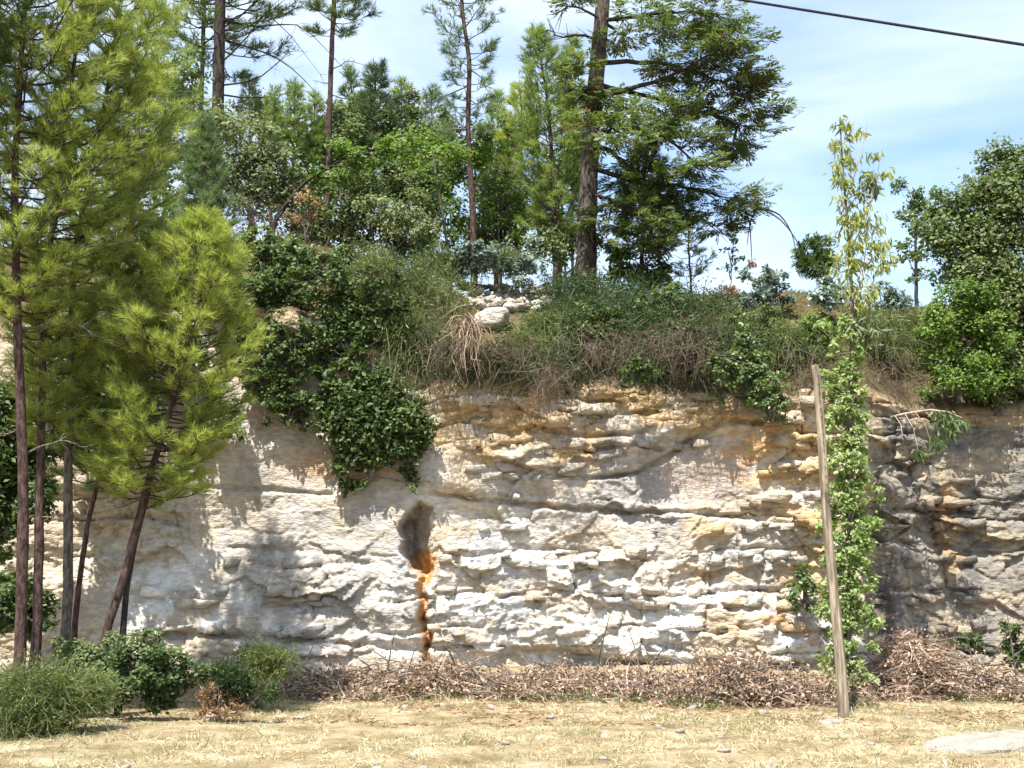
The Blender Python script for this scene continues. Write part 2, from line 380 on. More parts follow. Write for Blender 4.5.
def rock_relief(x, z):
    px, py = to_px(x, 21.0, z)
    wpx = px + 9*fbm(x*1.4, z*1.4, 90, 3); wpy = py + 7*fbm(x*1.4+5, z*1.4, 93, 3)
    r = 0.30*fbm(x*0.33, z*0.4, 31, 2) + 0.12*fbm(x*0.9, z*1.1, 34, 2)
    # broad blocks bounded by joints
    b = z + 0.24*fbm(x*0.42, z*0.35, 41, 2) + 0.10*fbm(x*1.7, z*1.3, 44, 3) - 0.012*x
    k = np.searchsorted(BEDS, b) ; k = np.clip(k, 1, len(BEDS)-1)
    lo = BEDS[k-1]; hi = BEDS[k]; th = hi - lo; u = (b - lo)/th
    rough = 0.35 + 0.65*sstep(0.38, 0.6, vn2(x*0.55+3, z*0.7, 51))
    smooth_left = blob(wpx, wpy, 320, 490, 110, 60) ; smooth_arch = blob(wpx, wpy, 705, 470, 50, 48); smooth_mid = blob(wpx, wpy, 640, 535, 60, 22)
    rough = rough*(1 - 0.85*np.clip(smooth_left + smooth_arch + 0.7*smooth_mid, 0, 1)) + 0.35*blob(wpx, wpy, 540, 590, 110, 80)
    rough = rough + 0.4*sstep(770, 800, wpx)*(1 - sstep(850, 880, wpx)) + 0.25*sstep(870, 900, px) + 0.5*blob(wpx, wpy, 600, 420, 140, 40)
    wdt = 0.55 + 0.9*_hash(k, k*0, k*0, 61)
    cx = x/wdt + _hash(k, k*0, k*0, 62)*7 + 0.12*fbm(x*3, z*3, 63, 2)
    ci = np.floor(cx); cf = cx - ci
    off = (_hash(ci, k, k*0, 64) - 0.5)
    tilt = (_hash(ci, k, k*0, 65) - 0.5)*(cf - 0.5); slope = (_hash(ci, k, k*0, 66))*(u - 0.3)
    r = r + rough*(0.17*off + 0.12*tilt + 0.10*slope)
    fx = x + .22*fbm(x*1.1, z*1.1, 170, 3); fz = z + .16*fbm(x*1.3, z*1.1, 174, 3)
    r = r + rough*(0.17*facets(fx*.8, fz*1.25, 180, .06) + 0.085*facets(fx*2.0, fz*2.9, 185, .12) + 0.042*facets(fx*4.7, fz*6.2, 190, .2) + .018*facets(fx*11, fz*14, 195, .2))
    # each bed's face bulges a little and its joint is cut back
    bs = sstep(.3, .6, vn2(x*.7, z*.8, 57))
    r = r - bs*rough*0.12*np.clip(1 - u/0.14, 0, 1)**1.2 - bs*rough*0.05*np.clip(1-(1-u)/0.10, 0, 1)
    edge = np.minimum(cf, 1-cf)*wdt
    r = r - bs*rough*0.05*np.clip(1 - edge/0.04, 0, 1)
    # broken surface
    xx = x + 0.15*fbm(x*2, z*2, 70, 2); zz = z*1.6
    r = r + rough*(0.03*(ridged(xx*1.5, zz*1.5, 71, 2) - 0.5) + 0.03*facets(xx*1.4 + zz*.5, zz*.7 - xx*.35, 78, 0) + 0.02*(ridged(xx*7, zz*7, 76, 2) - .5))
    st = .045; q = r/st; fq = np.floor(q); fr = q - fq
    r = (r*.45 + .55*st*(fq + sstep(.35, .65, fr)))*.8 + 0.010*facets(x*17, z*22, 79, 0)
    # big overhangs and cracks seen in the photograph
    for pts, dep, w in [([(430, 492), (520, 502), (600, 508), (690, 512), (760, 518)], .26, 2.3), ([(200, 486), (260, 488), (330, 494)], .10, 2.4), ([(160, 634), (300, 640), (400, 648), (470, 648), (560, 655), (650, 664), (740, 668), (830, 664)], .24, 3.6),
                        ([(540, 472), (600, 474), (640, 468), (672, 455), (700, 434), (730, 419), (770, 420)], .22, 2.6), ([(870, 538), (930, 545), (1024, 542)], .2, 4), ([(900, 510), (960, 505), (1000, 508)], .2, 4), ([(900, 590), (960, 592), (1010, 592)], .16, 3),
                        ([(560, 405), (620, 410), (690, 402)], .2, 2.2), ([(545, 425), (600, 432), (650, 428)], .18, 2.2), ([(590, 446), (640, 440), (668, 446)], .16, 2.2), ([(560, 392), (640, 395)], .16, 2.2), ([(520, 545), (600, 552)], .12, 2.2), ([(500, 598), (560, 590), (640, 598), (720, 596)], .14, 2.4), ([(225, 548), (300, 552), (396, 556)], .08, 2.5), ([(962, 500), (968, 545), (975, 600)], .2, 4)]:
        d = seg_dist(wpx*0.5+px*0.5, wpy*0.25+py*0.75, pts); r = r - dep*(.25 + .95*vn2(x*1.6, z*1.6 + dep*40, 250))*np.exp(-(d/(w*(.6 + .8*vn2(x*2.3, z*2, 251))))**2)
    # bed under the lowest crack set back
    lowline = np.interp(px, [150, 400, 560, 740, 860], [636, 648, 656, 670, 664])
    r = r - 0.22*sstep(0, 5, py - lowline)*sstep(420, 520, px)*(1 - sstep(640, 690, px))
    # alcove with a sharp left side and the stained gully below it
    apx = px + 5*fbm(x*5, z*5, 95, 4); al = blob(apx, py + 8*fbm(x*4, z*3, 96, 4), 427, 538, 27, 34, 0.1)*(1 - sstep(430, 433.5, apx))
    r = r*(1-al) + al*(-0.95 + 0.78*np.clip((px - 408)/22, 0, 1) + 0.08*fbm(x*6, z*6, 97, 2))
    gx_ = 425 + 2.2*np.sin(py*0.06) + 1.5*np.sin(py*0.19); gu = np.exp(-((px - gx_)/4.5)**2)*sstep(555, 575, py)
    r = r - 0.28*gu
    r = r - 0.24*blob(wpx, wpy, 628, 618, 30, 24, .25) - 0.14*blob(wpx, wpy, 706, 470, 52, 46, .2) - .16*blob(wpx, wpy, 718, 560, 20, 24, .3) - .2*blob(wpx, wpy, 948, 525, 22, 14, .3)
    r = r + 0.22*blob(wpx, wpy, 480, 468, 60, 30, .4) + .16*blob(wpx, wpy, 785, 630, 34, 30, .4) - .2*blob(wpx, wpy, 905, 460, 28, 20, .4)
    r = r - .55*blob(wpx, wpy, 880, 590, 14, 110, .5)
    return r
def rock_y(x, z):
    return yc_base(x) + 0.07*z - rock_relief(x, z)
def rock_colour(x, z):
    px, py = to_px(x, 21.0, z)
    n1 = fbm(x*0.8, z*0.9, 101, 4); n2 = fbm(x*1.9, z*2.6, 105, 4); n3 = fbm(x*2.6 + .5*fbm(x*2, z*2, 108, 3), z*.9 + .6*n1, 109, 4); n4 = fbm(x*0.9+9, z*3.5, 113, 4); n5 = fbm(x*7, z*9, 117, 3)
    wx = px + 26*n1 + 10*n2; wy = py + 20*fbm(x*1.1, z*1.1, 121, 3) + 8*n2
    C = lambda *c: np.array(c)[None]
    n = px.shape[0]; col = np.tile(C(.50, .44, .36), (n, 1))
    def mix(c, m): 
        nonlocal col
        m = np.clip(m, 0, 1)[:, None]; col = col*(1-m) + C(*c)*m
    white = (.74, .715, .655); ochre = (.47, .31, .135); orange = (.47, .235, .075); grey = (.30, .285, .265); dark = (.155, .15, .142); tan = (.44, .34, .215); brown = (.29, .19, .10)
    mix(tan, sstep(0.0, .45, n1 + .3*n4)*.55)
    mix(white, sstep(-.1, .3, n2 + .5*n5)*.9*np.clip(blob(wx, wy, 520, 590, 160, 95, .5) + blob(wx, wy, 190, 600, 130, 60, .5) + blob(wx, wy, 730, 640, 90, 50) + blob(wx, wy, 470, 475, 45, 25), 0, 1))
    mix(ochre, sstep(-.35, .25, n2 + .4*n4)*blob(wx, wy, 630, 410, 210, 80, .5)*.72)
    mix(ochre, sstep(-.25, .2, n4 + .3*n5)*blob(wx, wy, 770, 530, 95, 150, .5)*.75)
    mix(ochre, sstep(-.1, .3, n2)*blob(wx, wy, 500, 440, 90, 70)*.55)
    mix(brown, sstep(0.0, .4, n4 + .2*n2)*blob(wx, wy, 335, 580, 75, 55, .5)*.45)
    mix((.40, .315, .21), sstep(.05, .35, fbm(x*1.4+4, z*2.2+7, 205, 4))*.6*blob(px, py, 560, 570, 330, 120, .4))
    mix((.36, .35, .335), sstep(.1, .36, fbm(x*2.0+1, z*1.6+3, 209, 4))*.6*blob(px, py, 520, 580, 330, 120, .4))
    mix(grey, sstep(-.2, .25, n3 + .3*n1)*blob(wx, wy, 640, 480, 120, 60, .5)*.8)
    mix(grey, sstep(-.2, .3, n3)*blob(wx, wy, 330, 570, 110, 80, .5)*.55 + sstep(0, .3, n3)*blob(wx, wy, 300, 470, 110, 40)*.4)
    mix((.43, .36, .31), blob(wx, wy, 705, 470, 44, 42, .3)*.7)
    mix(orange, sstep(.0, .35, n2 + n5*.4)*blob(wx, wy, 785, 605, 40, 28, .5)*.85 + sstep(.1, .4, n2)*blob(wx, wy, 760, 430, 60, 40)*.6)
    mix(orange, blob(wx, wy, 330, 465, 50, 18, .5)*.5 + blob(wx, wy, 262, 345, 26, 60, .5)*.4)
    # weathered grey wall on the right, its shade also mixed into the colour
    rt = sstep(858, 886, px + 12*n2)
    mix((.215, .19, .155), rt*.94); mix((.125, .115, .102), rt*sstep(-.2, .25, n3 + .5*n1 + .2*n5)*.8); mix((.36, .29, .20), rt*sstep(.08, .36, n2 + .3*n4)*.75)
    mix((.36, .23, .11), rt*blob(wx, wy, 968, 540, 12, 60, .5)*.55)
    # left end behind the pines
    mix(tan, (1 - sstep(60, 160, px))*.5)
    # stain below the alcove
    gx_ = 425 + 2.2*np.sin(py*0.06) + 1.5*np.sin(py*0.19)
    st = np.exp(-((px - gx_ - 4*n5 - 3*n2)/np.interp(py, [540, 570, 600, 680], [11, 8, 4.5, 4]))**6)*sstep(548, 560, py)*(1 - sstep(672, 682, py))*(.45 + .55*sstep(-.45, -.2, n5 + .4*n2))
    mix(orange, st*.95); mix((.22, .08, .025), st*sstep(-.05, .25, n5 + n2*.5 + .25*sstep(590, 640, py))*.8)
    mix(orange, blob(px + 5*n5, py + 5*n2, 421, 560, 13, 14, .3)*.85)
    # top soil tinge
    mix((.34, .24, .13), sstep(-14, 8, np.interp(px, TOPX, TOPY) + 10 - py + 14*n2)*.7)
    col = col*np.array([.985, .995, 1.02])[None]*(1 - .16*sstep(.1, .5, n5))[:, None]
    return np.clip(col, .02, .85)
cx_ = np.concatenate([-np.geomspace(40, 10.9, 24), np.linspace(-10.7, 10.7, 760), np.geomspace(10.9, 40, 24)])
nv = 236; vv = np.linspace(0, 1, nv)
CX = np.tile(cx_, (nv, 1)); tz = top_z(cx_)[None]
CZ = -0.4 + (tz + 0.4)*vv[:, None]
CY = rock_y(CX.ravel(), CZ.ravel()).reshape(CX.shape)
# a little sideways shuffle so ledges overhang
CZ2 = CZ + 0.03*fbm(CX*5, CZ*5, 130, 2) - 0.10*(yc_base(CX) + .07*CZ - CY)*0.5
# round the lip backwards onto the bank
lip = []
for j in range(1, 9):
    f = j/8.0
    lip.append((cx_, CY[-1]*(1-f) + (yc_base(cx_) + 1.6)*f, CZ2[-1]*(1-f) + (hill_z(cx_, yc_base(cx_) + 1.6) - .25)*f + .12*sin(pi*f) + 0.05*fbm(cx_*4, cx_*0+f*3, 133, 2)))
CX = np.concatenate([CX, np.array([l[0] for l in lip])]); CY = np.concatenate([CY, np.array([l[1] for l in lip])]); CZ2 = np.concatenate([CZ2, np.array([l[2] for l in lip])])
V, Q = grid_mesh(CX, CY, CZ2)
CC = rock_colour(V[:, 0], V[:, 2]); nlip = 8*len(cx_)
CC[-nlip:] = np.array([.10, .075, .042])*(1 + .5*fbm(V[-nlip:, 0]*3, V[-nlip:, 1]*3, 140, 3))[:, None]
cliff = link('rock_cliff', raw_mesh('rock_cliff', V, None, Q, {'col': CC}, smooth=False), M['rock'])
tag(cliff, 'tall pale limestone rock face with ochre and grey stains', 'cliff', kind='structure')

def stone_mesh(name, seed, size, flatness=0.25, colour=None, pos=None):
    r = np.random.default_rng(seed); g3 = np.linspace(-1, 1, 3); V = []; idx = {}
    for i in range(3):
        for j in range(3):
            for k in range(3):
                if 1 in (0 if i in (0, 2) else 1, ) and i == j == k == 1: continue
                idx[(i, j, k)] = len(V); V.append((g3[i], g3[j], g3[k]))
    V = np.array(V); V = V*(1 - flatness) + unit(V)*flatness*1.15
    V = V + r.normal(size=V.shape)*0.13
    sh = r.uniform(-.3, .3, 3); V[:, 0] += sh[0]*V[:, 2]; V[:, 2] += sh[1]*V[:, 0]*.5
    V = V*np.asarray(size)/2
    Q = []
    def face(f):
        for a in range(2):
            for b in range(2):
                Q.append([idx[f(a, b)], idx[f(a+1, b)], idx[f(a+1, b+1)], idx[f(a, b+1)]])
    face(lambda a, b: (0, b, a)); face(lambda a, b: (2, a, b)); face(lambda a, b: (a, 0, b)); face(lambda a, b: (b, 2, a)); face(lambda a, b: (b, a, 0)); face(lambda a, b: (a, b, 2))
    at = {} if colour is None else {'col': np.tile(colour, (len(V), 1))}
    return raw_mesh(name, V, None, Q, at)
# loose blocks and slabs that stand out of the face
zones = [(800, 440, 30, 50, 34), (790, 560, 40, 70, 30), (600, 420, 120, 28, 30), (520, 450, 70, 40, 18), (540, 590, 110, 60, 34), (730, 630, 70, 40, 26), (950, 560, 70, 90, 40), (240, 600, 90, 40, 24), (700, 570, 60, 40, 14)]
si = 0
for (zx, zy, rx, ry, cnt) in zones:
    for _ in range(cnt):
        px = zx + rngc.uniform(-1, 1)*rx; py = zy + rngc.uniform(-1, 1)*ry
        p = P(px, py, 21.0); x, z = float(p[0]), float(p[2])
        b = BEDS[np.argmin(np.abs(BEDS - z))]; z = z*.4 + b*.6
        w = rngc.uniform(.14, .5); h = rngc.uniform(.07, .2); d = rngc.uniform(.18, .4)
        y = float(rock_y(np.array([x]), np.array([z]))[0])
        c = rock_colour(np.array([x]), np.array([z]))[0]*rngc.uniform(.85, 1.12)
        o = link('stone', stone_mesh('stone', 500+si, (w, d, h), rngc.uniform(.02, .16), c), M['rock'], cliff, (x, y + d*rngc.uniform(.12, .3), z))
        o.rotation_euler = (rngc.uniform(-.15, .15), rngc.uniform(-.12, .12), rngc.uniform(-.5, .5)); si += 1

# ------------------------------------------------------------------ bank and plateau above the rock
hx = np.concatenate([-np.geomspace(180, 16, 14), np.linspace(-15, 15, 150), np.geomspace(16, 180, 14)])
hs = np.concatenate([np.linspace(0.5, 6, 40), np.geomspace(6.4, 300, 18)])
HX = np.tile(hx, (len(hs), 1)); HY = yc_base(HX) + hs[:, None]; HZ = hill_z(HX, HY)
V, Q = grid_mesh(HX, HY, HZ)
hill = link('hillside', raw_mesh('hillside', V, None, Q, smooth=True), M['hill']); tag(hill, 'overgrown earth bank and wooded plateau above the rock face', 'hillside', kind='structure')
# ------------------------------------------------------------------ plant builders
def clumps_leaves(geo, rng, clumps, Y, n_per, leaf, tmpl, style='leaf', depth=0.8, spread=0.34, tint_shift=0.0, dens=1.0, wood=None, root=None, twig=True):
    """clumps: (px, py, rx, ry[, dY]) in the photograph, at depth Y; leaves gather in small tufts through each clump's volume"""
    k = m_per_px(Y); woods = wood
    for c in clumps:
        px, py, rx, ry = c[:4]; dY = c[4] if len(c) > 4 else 0.0
        ctr = P(px, py, Y + dY); R = np.array([rx*k, (rx+ry)*.5*k*depth, ry*k])
        vol = max(rx*ry, 60)
        ns = int(max(7, vol/55.0)); ns = min(ns, 130)
        u = rand_dir(rng, ns); rad = rng.uniform(.25, 1.0, ns)**0.55
        sc = ctr + u*rad[:, None]*R
        srad = np.mean(R)*spread*rng.uniform(.55, 1.35, ns)*min(1.0, 5.5/np.sqrt(ns) + .35)
        nl = max(4, int(2.9*n_per*vol/ns))
        which = np.repeat(np.arange(ns), nl)
        off = rng.normal(size=(ns*nl, 3))*srad[which][:, None]*np.array([.62, .62, .5])
        pos = sc[which] + off
        outw = unit((pos - ctr)/R)
        ct = rng.uniform(0, 1, ns)
        tint = np.clip(.62*ct[which] + .38*rng.uniform(0, 1, ns*nl) + tint_shift, 0, 1)
        size = leaf*rng.uniform(.6, 1.3, ns*nl)
        if style == 'leaf':
            nrm = unit(outw*.5 + np.array([0, -.1, .75]) + rng.normal(size=pos.shape)*.55); d = unit(np.cross(nrm, rand_dir(rng, len(pos))))
        elif style == 'hang':
            d = unit(np.array([0, 0, -1.0]) + rng.normal(size=pos.shape)*.5); nrm = rand_dir(rng, len(pos))
        elif style == 'spray':
            az = rng.uniform(0, 2*pi, len(pos)); d = unit(np.stack([np.cos(az), np.sin(az)*.8, rng.uniform(-.45, .25, len(pos))], 1) + outw*.6); nrm = unit(np.array([0, 0, 1.0]) + rng.normal(size=pos.shape)*.35)
        else:
            d = unit(outw*.6 + np.array([0, 0, .45]) + rng.normal(size=pos.shape)*.55); nrm = rand_dir(rng, len(pos))
        place_mix(geo, tmpl, rng, pos, d, nrm, size, tint)
        if isinstance(woods, list): wood = Geo(); woods.append(wood)
        if wood is not None and root is not None:
            st = root(ctr); md = (st + ctr)/2 + np.array([0, 0, .12*np.linalg.norm(ctr-st)]) + rng.normal(size=3)*.06
            r0 = max(.012, .02*np.mean(R)*2)
            t = np.linspace(0, 1, 6)[:, None]; path = st*(1-t)**2 + 2*md*t*(1-t) + ctr*t*t
            tube(wood, path, np.linspace(r0*1.5, r0*.5, 6), 5)
            if twig:
                for i in rng.choice(ns, min(ns, 9), replace=False):
                    a = ctr*.6 + st*.4 if rng.random() < .4 else ctr
                    mid = (a + sc[i])/2 + rng.normal(size=3)*.05
                    tube(wood, np.array([a, mid, sc[i]]), [r0*.5, r0*.3, r0*.12], 4)

LEAVES = [(LEAF_V, LEAF_T)]; SLIM = [(SLIM_V, LEAF_T)]
def trunk_path(pts, Y, base_z=None, n=26, wob=0.02, rng=None, dY=0.0):
    w = np.array([P(px, py, Y + dY*i/max(1, len(pts)-1)) for i, (px, py) in enumerate(pts)])
    if base_z is not None and w[0, 2] > base_z: w = np.concatenate([[[w[0, 0], w[0, 1], base_z]], w])
    s = np.concatenate([[0], np.cumsum(np.linalg.norm(np.diff(w, axis=0), axis=1))]); t = np.linspace(0, s[-1], n)
    p = np.stack([np.interp(t, s, w[:, i]) for i in range(3)], 1)
    for _ in range(2): p[1:-1] = p[1:-1]*.5 + (p[:-2] + p[2:])*.25
    if rng is not None: p[2:-1, :2] += np.cumsum(rng.normal(size=(n-3, 2))*wob*.25, 0)*np.linspace(1, .0, n-3)[:, None]
    return p

def tree_root(name, label, cat, base, group=None):
    o = empty(name, base); tag(o, label, cat, group); return o

def broadleaf(name, label, pts, Y, r, clumps, mat, bark='bark_g', n_per=.55, leaf=.10, seed=0, cat='tree', style='leaf', tmpl=LEAVES, base_z=None, tint_shift=0.0, group=None, spread=.34, extra=None, wood_r=1.0):
    rng = np.random.default_rng(seed)
    b0 = P(pts[0][0], pts[0][1], Y)
    bz = float(hill_z(b0[0], Y)) - .15 if base_z is None else base_z
    path = trunk_path(pts, Y, bz, rng=rng, wob=.03)
    root = tree_root(name, label, cat, path[0], group)
    wood = Geo(); tube(wood, path, np.linspace(r, r*.3, len(path))*(1 + .35*np.exp(-np.arange(len(path))/1.5)), 8, rng=rng, rough=.06)
    limbs = []
    near = lambda c: path[np.argmin(np.linalg.norm(path - (c + np.array([0, 0, -.35*abs(c[2]-path[0, 2])])), axis=1))]
    fol = Geo(); clumps_leaves(fol, rng, clumps, Y, n_per, leaf, tmpl, style, wood=limbs, root=near, tint_shift=tint_shift, spread=spread)
    wood.build('trunk', M[bark], root, path[0], True)
    for lb in limbs: lb.build('branch', M[bark], root, path[0], True)
    fol.build('crown', M[mat], root, path[0])
    for (cl, m2, np2, lf2, nm) in (extra or []):
        f2 = Geo(); clumps_leaves(f2, rng, cl, Y, np2, lf2, tmpl, style); f2.build(nm, M[m2], root, path[0])
    return root

def pine(name, label, pts, Y, r0, r1, levels, mat, bark='bark_r', nb=60, needle=.17, seed=0, base_z=None, rise=(.05, .7), tw=7.0, dead=(), tuft=3, group=None, cat='tree', fine=False, flat=.85, dY=0.0, gap=0.0):
    """levels: (py, reach left, reach right) in pixels, top to bottom"""
    rng = np.random.default_rng(seed); k = m_per_px(Y)
    b0 = P(pts[0][0], pts[0][1], Y)
    bz = float(hill_z(b0[0], Y)) - .15 if base_z is None else base_z
    path = trunk_path(pts, Y, bz, n=34, rng=rng, wob=.03, dY=dY)
    root = tree_root(name, label, cat, path[0], group)
    wood = Geo(); tube(wood, path, np.linspace(r0, r1, len(path))*(1 + .4*np.exp(-np.arange(len(path))/1.2)), 9, rng=rng, rough=.05)
    limbs = Geo(); fol = Geo()
    lv = np.array(levels, float)
    ppy = np.array([to_px(*p)[1] for p in path])
    pos = []; dirs = []; sca = []; tin = []
    nb = int(nb*1.25)
    for i in range(nb):
        py = lv[0, 0] + (lv[-1, 0]-lv[0, 0])*((i + rng.uniform(0, 1))/nb)
        st = np.array([np.interp(-py, -ppy, path[:, q]) for q in range(3)]) if ppy[0] > ppy[-1] else path[-1]
        az = i*2.39996 + rng.uniform(-.5, .5); cs = cos(az)
        LR = np.interp(py, lv[:, 0], lv[:, 2])*k; LL = np.interp(py, lv[:, 0], lv[:, 1])*k
        w = .5 + .5*cs; L = (LL*(1-w) + LR*w)*rng.uniform(.62, 1.08)
        if L < .08: continue
        u = (py - lv[0, 0])/(lv[-1, 0] - lv[0, 0]); el = rise[1]*(1-u) + rise[0]*u + rng.uniform(-.12, .12)
        d = np.array([cs, sin(az)*flat, el]); d /= np.linalg.norm(d)
        t = np.linspace(0, 1, 5); pp = st + d*(L*t)[:, None]; pp[:, 2] += .18*L*(t**2) - .10*L*np.sin(pi*t)
        pp[1:] += rng.normal(size=(4, 3))*.02*L
        rb = .009 + .009*L; tube(limbs, pp, np.linspace(rb, rb*.25, 5), 4)
        if rng.random() < gap: continue
        ct = rng.uniform(0, 1)
        nt = max(3, int(1.35*tw*L + 3))
        for j in range(nt):
            tt = rng.uniform(.28, 1)**.8; o = np.array([np.interp(tt, t, pp[:, q]) for q in range(3)])
            sgn = 1 if j % 2 else -1; a2 = az + sgn*rng.uniform(.35, 1.1)
            d2 = unit(np.array([cos(a2), sin(a2), rng.uniform(.1, .75)])); l2 = rng.uniform(.18, .42)*min(1.0, .35 + L*.5)*(1.25 - .5*tt)
            e = o + d2*l2; tube(limbs, np.array([o, e]), [.007, .003], 3)
            m = rng.integers(max(1, tuft-1), tuft+2)
            for q in range(m):
                f = (q + .6)/m; pos.append(o + (e-o)*f); dirs.append(d2*.8 + np.array([0, 0, .35]) + rng.normal(size=3)*.28); sca.append(needle*rng.uniform(.75, 1.2)); tin.append(.55*ct + .45*rng.uniform())
        pos.append(pp[-1]); dirs.append(d + np.array([0, 0, .5])); sca.append(needle*1.15); tin.append(ct)
    for q in range(5):
        pos.append(path[-1] - np.array([0, 0, .1*q])); dirs.append(np.array([0, 0, 1.]) + rng.normal(size=3)*.3); sca.append(needle*1.2); tin.append(.6)
    pos = np.array(pos); dirs = np.array(dirs)
    place_mix(fol, NEEDLES_FAR if Y > 22 else NEEDLES, rng, pos, dirs, rand_dir(rng, len(pos)), np.array(sca), np.array(tin))
    wood.build('trunk', M[bark], root, path[0], True); limbs.build('limbs', M[bark], root, path[0], True); fol.build('crown', M[mat], root, path[0])
    # bare dead branches, each one on its own
    for pl in dead:
        g = Geo(); w = np.array([P(a, b, Y + (i*.12 if i else 0)) for i, (a, b) in enumerate(pl)])
        s = np.linspace(0, 1, 9); tt = np.linspace(0, 1, len(w)); c = np.stack([np.interp(s, tt, w[:, q]) for q in range(3)], 1); c[1:-1] = c[1:-1]*.5 + (c[:-2]+c[2:])*.25
        c[1:] += rng.normal(size=(8, 3))*.012
        ln = np.linalg.norm(c[-1]-c[0]); tube(g, c, np.linspace(.012 + .006*ln, .004, 9), 5)
        for q in range(int(3 + ln*2.5)):
            i = rng.integers(3, 9); dd = unit(c[i]-c[i-1] + rng.normal(size=3)*.7); l2 = rng.uniform(.1, .35)*min(1.5, ln)
            tube(g, np.array([c[i], c[i] + dd*l2*.5 + rng.normal(size=3)*.02, c[i] + dd*l2 + np.array([0, 0, -.03])]), [.006, .004, .002], 4)
        g.build('dead_branch', M['bark_g' if bark != 'bark_d' else 'bark_d'], root, path[0], True)
    return root

# ------------------------------------------------------------------ pines in front of the rock, at the left
LG = 'pines standing in front of the rock on the left'
pine('pine_tree', 'bright yellow-green pine with a straight reddish trunk at the far left', [(20, 652), (22, 500), (18, 330), (14, 190), (22, 40), (30, -50)], 15.2, .085, .03,
     [(-50, 20, 25), (0, 55, 80), (90, 70, 120), (200, 60, 110), (280, 40, 90), (330, 20, 50)], 'pine_y', nb=85, seed=11, base_z=-.05, group=LG,
     dead=[[(19, 236), (70, 248), (135, 240)], [(19, 330), (70, 322), (120, 345)], [(20, 205), (-20, 225)], [(20, 430), (-15, 440)], [(21, 455), (60, 440), (88, 448)]], tuft=3)
pine('pine_tree', 'reddish pine trunk rising just right of the far-left one, green crown above', [(36, 640), (40, 480), (44, 300), (62, 150), (80, 20), (84, -30)], 16.0, .075, .02,
     [(-30, 15, 20), (20, 50, 60), (120, 80, 100), (220, 70, 100), (300, 50, 80), (370, 30, 50), (430, 14, 20)], 'pine_y', nb=80, seed=12, base_z=-.05, group=LG,
     dead=[[(44, 300), (90, 290), (130, 310)], [(43, 345), (90, 352), (128, 334)], [(40, 400), (10, 420)], [(38, 520), (75, 512)]])
pine('pine_tree', 'slender grey-trunked pine third from the left, its crown spreading right', [(66, 612), (66, 480), (68, 330), (74, 240), (100, 130), (118, 20), (122, -25)], 16.8, .08, .02,
     [(-25, 12, 16), (30, 45, 60), (110, 60, 100), (200, 60, 115), (270, 50, 120), (330, 50, 120), (390, 50, 105), (450, 40, 70)], 'pine_y', bark='bark_g', nb=105, seed=13, base_z=-.02, group=LG,
     dead=[[(68, 370), (110, 372), (150, 360)], [(67, 440), (100, 455)]])
pine('pine_tree', 'young pine leaning right with twin dark stems, low drooping branches before the rock', [(104, 640), (128, 560), (150, 470), (168, 420), (186, 330), (200, 250), (204, 222)], 16.4, .07, .02,
     [(222, 8, 10), (255, 34, 30), (290, 60, 48), (350, 78, 74), (400, 74, 76), (440, 70, 80), (500, 50, 60)], 'pine_y', nb=115, seed=14, base_z=-.02, group=LG, rise=(-.1, .75),
     dead=[[(140, 500), (110, 510)], [(150, 470), (185, 455)]])
pine('pine_tree', 'thin pine sapling leaning right beside the twin-stemmed one', [(76, 620), (84, 540), (100, 470), (118, 380), (136, 300), (150, 230)], 17.4, .05, .015,
     [(230, 10, 10), (300, 40, 45), (360, 50, 55), (420, 50, 50), (490, 34, 40)], 'pine_g', nb=60, seed=15, base_z=.0, group=LG)
pine('pine_tree', 'blue-green young pine with an upright pointed top beside the tall dark pine', [(196, 330), (202, 220), (204, 122)], 22.6, .07, .015,
     [(122, 4, 5), (160, 16, 16), (200, 26, 28), (250, 36, 40), (300, 40, 42)], 'pine_b', nb=80, seed=16, rise=(.25, 1.3))
pine('pine_tree', 'bushy green pine on the bank behind the left pines', [(132, 320), (132, 250), (140, 110), (150, 30), (152, -15)], 23.2, .09, .02,
     [(-15, 8, 10), (40, 30, 32), (90, 48, 52), (170, 64, 66), (250, 66, 72), (320, 50, 56)], 'pine_g', nb=62, seed=17, needle=.2)
pine('pine_tree', 'dark green pine at the top left corner', [(-60, 640), (-55, 300), (-50, 0), (-48, -120)], 14.4, .12, .05,
     [(-120, 30, 50), (-30, 80, 80), (50, 90, 100), (110, 60, 60), (150, 30, 30)], 'pine_d', nb=60, seed=18, base_z=-.05, group=LG, needle=.19)
for lab, tops, yy, sd in [('dark second stem crossing behind the leaning twin-stemmed pine', [(122, 640), (126, 590), (135, 545), (152, 480), (160, 440)], 16.5, 1)]:
    g = Geo(); w = trunk_path(tops, yy, -.05, rng=np.random.default_rng(sd)); tube(g, w, np.linspace(.06, .02, len(w)), 7); o = g.build('dead_stem', M['bark_d'], None, w[0], True); o.location = w[0]; tag(o, lab, 'tree stem')

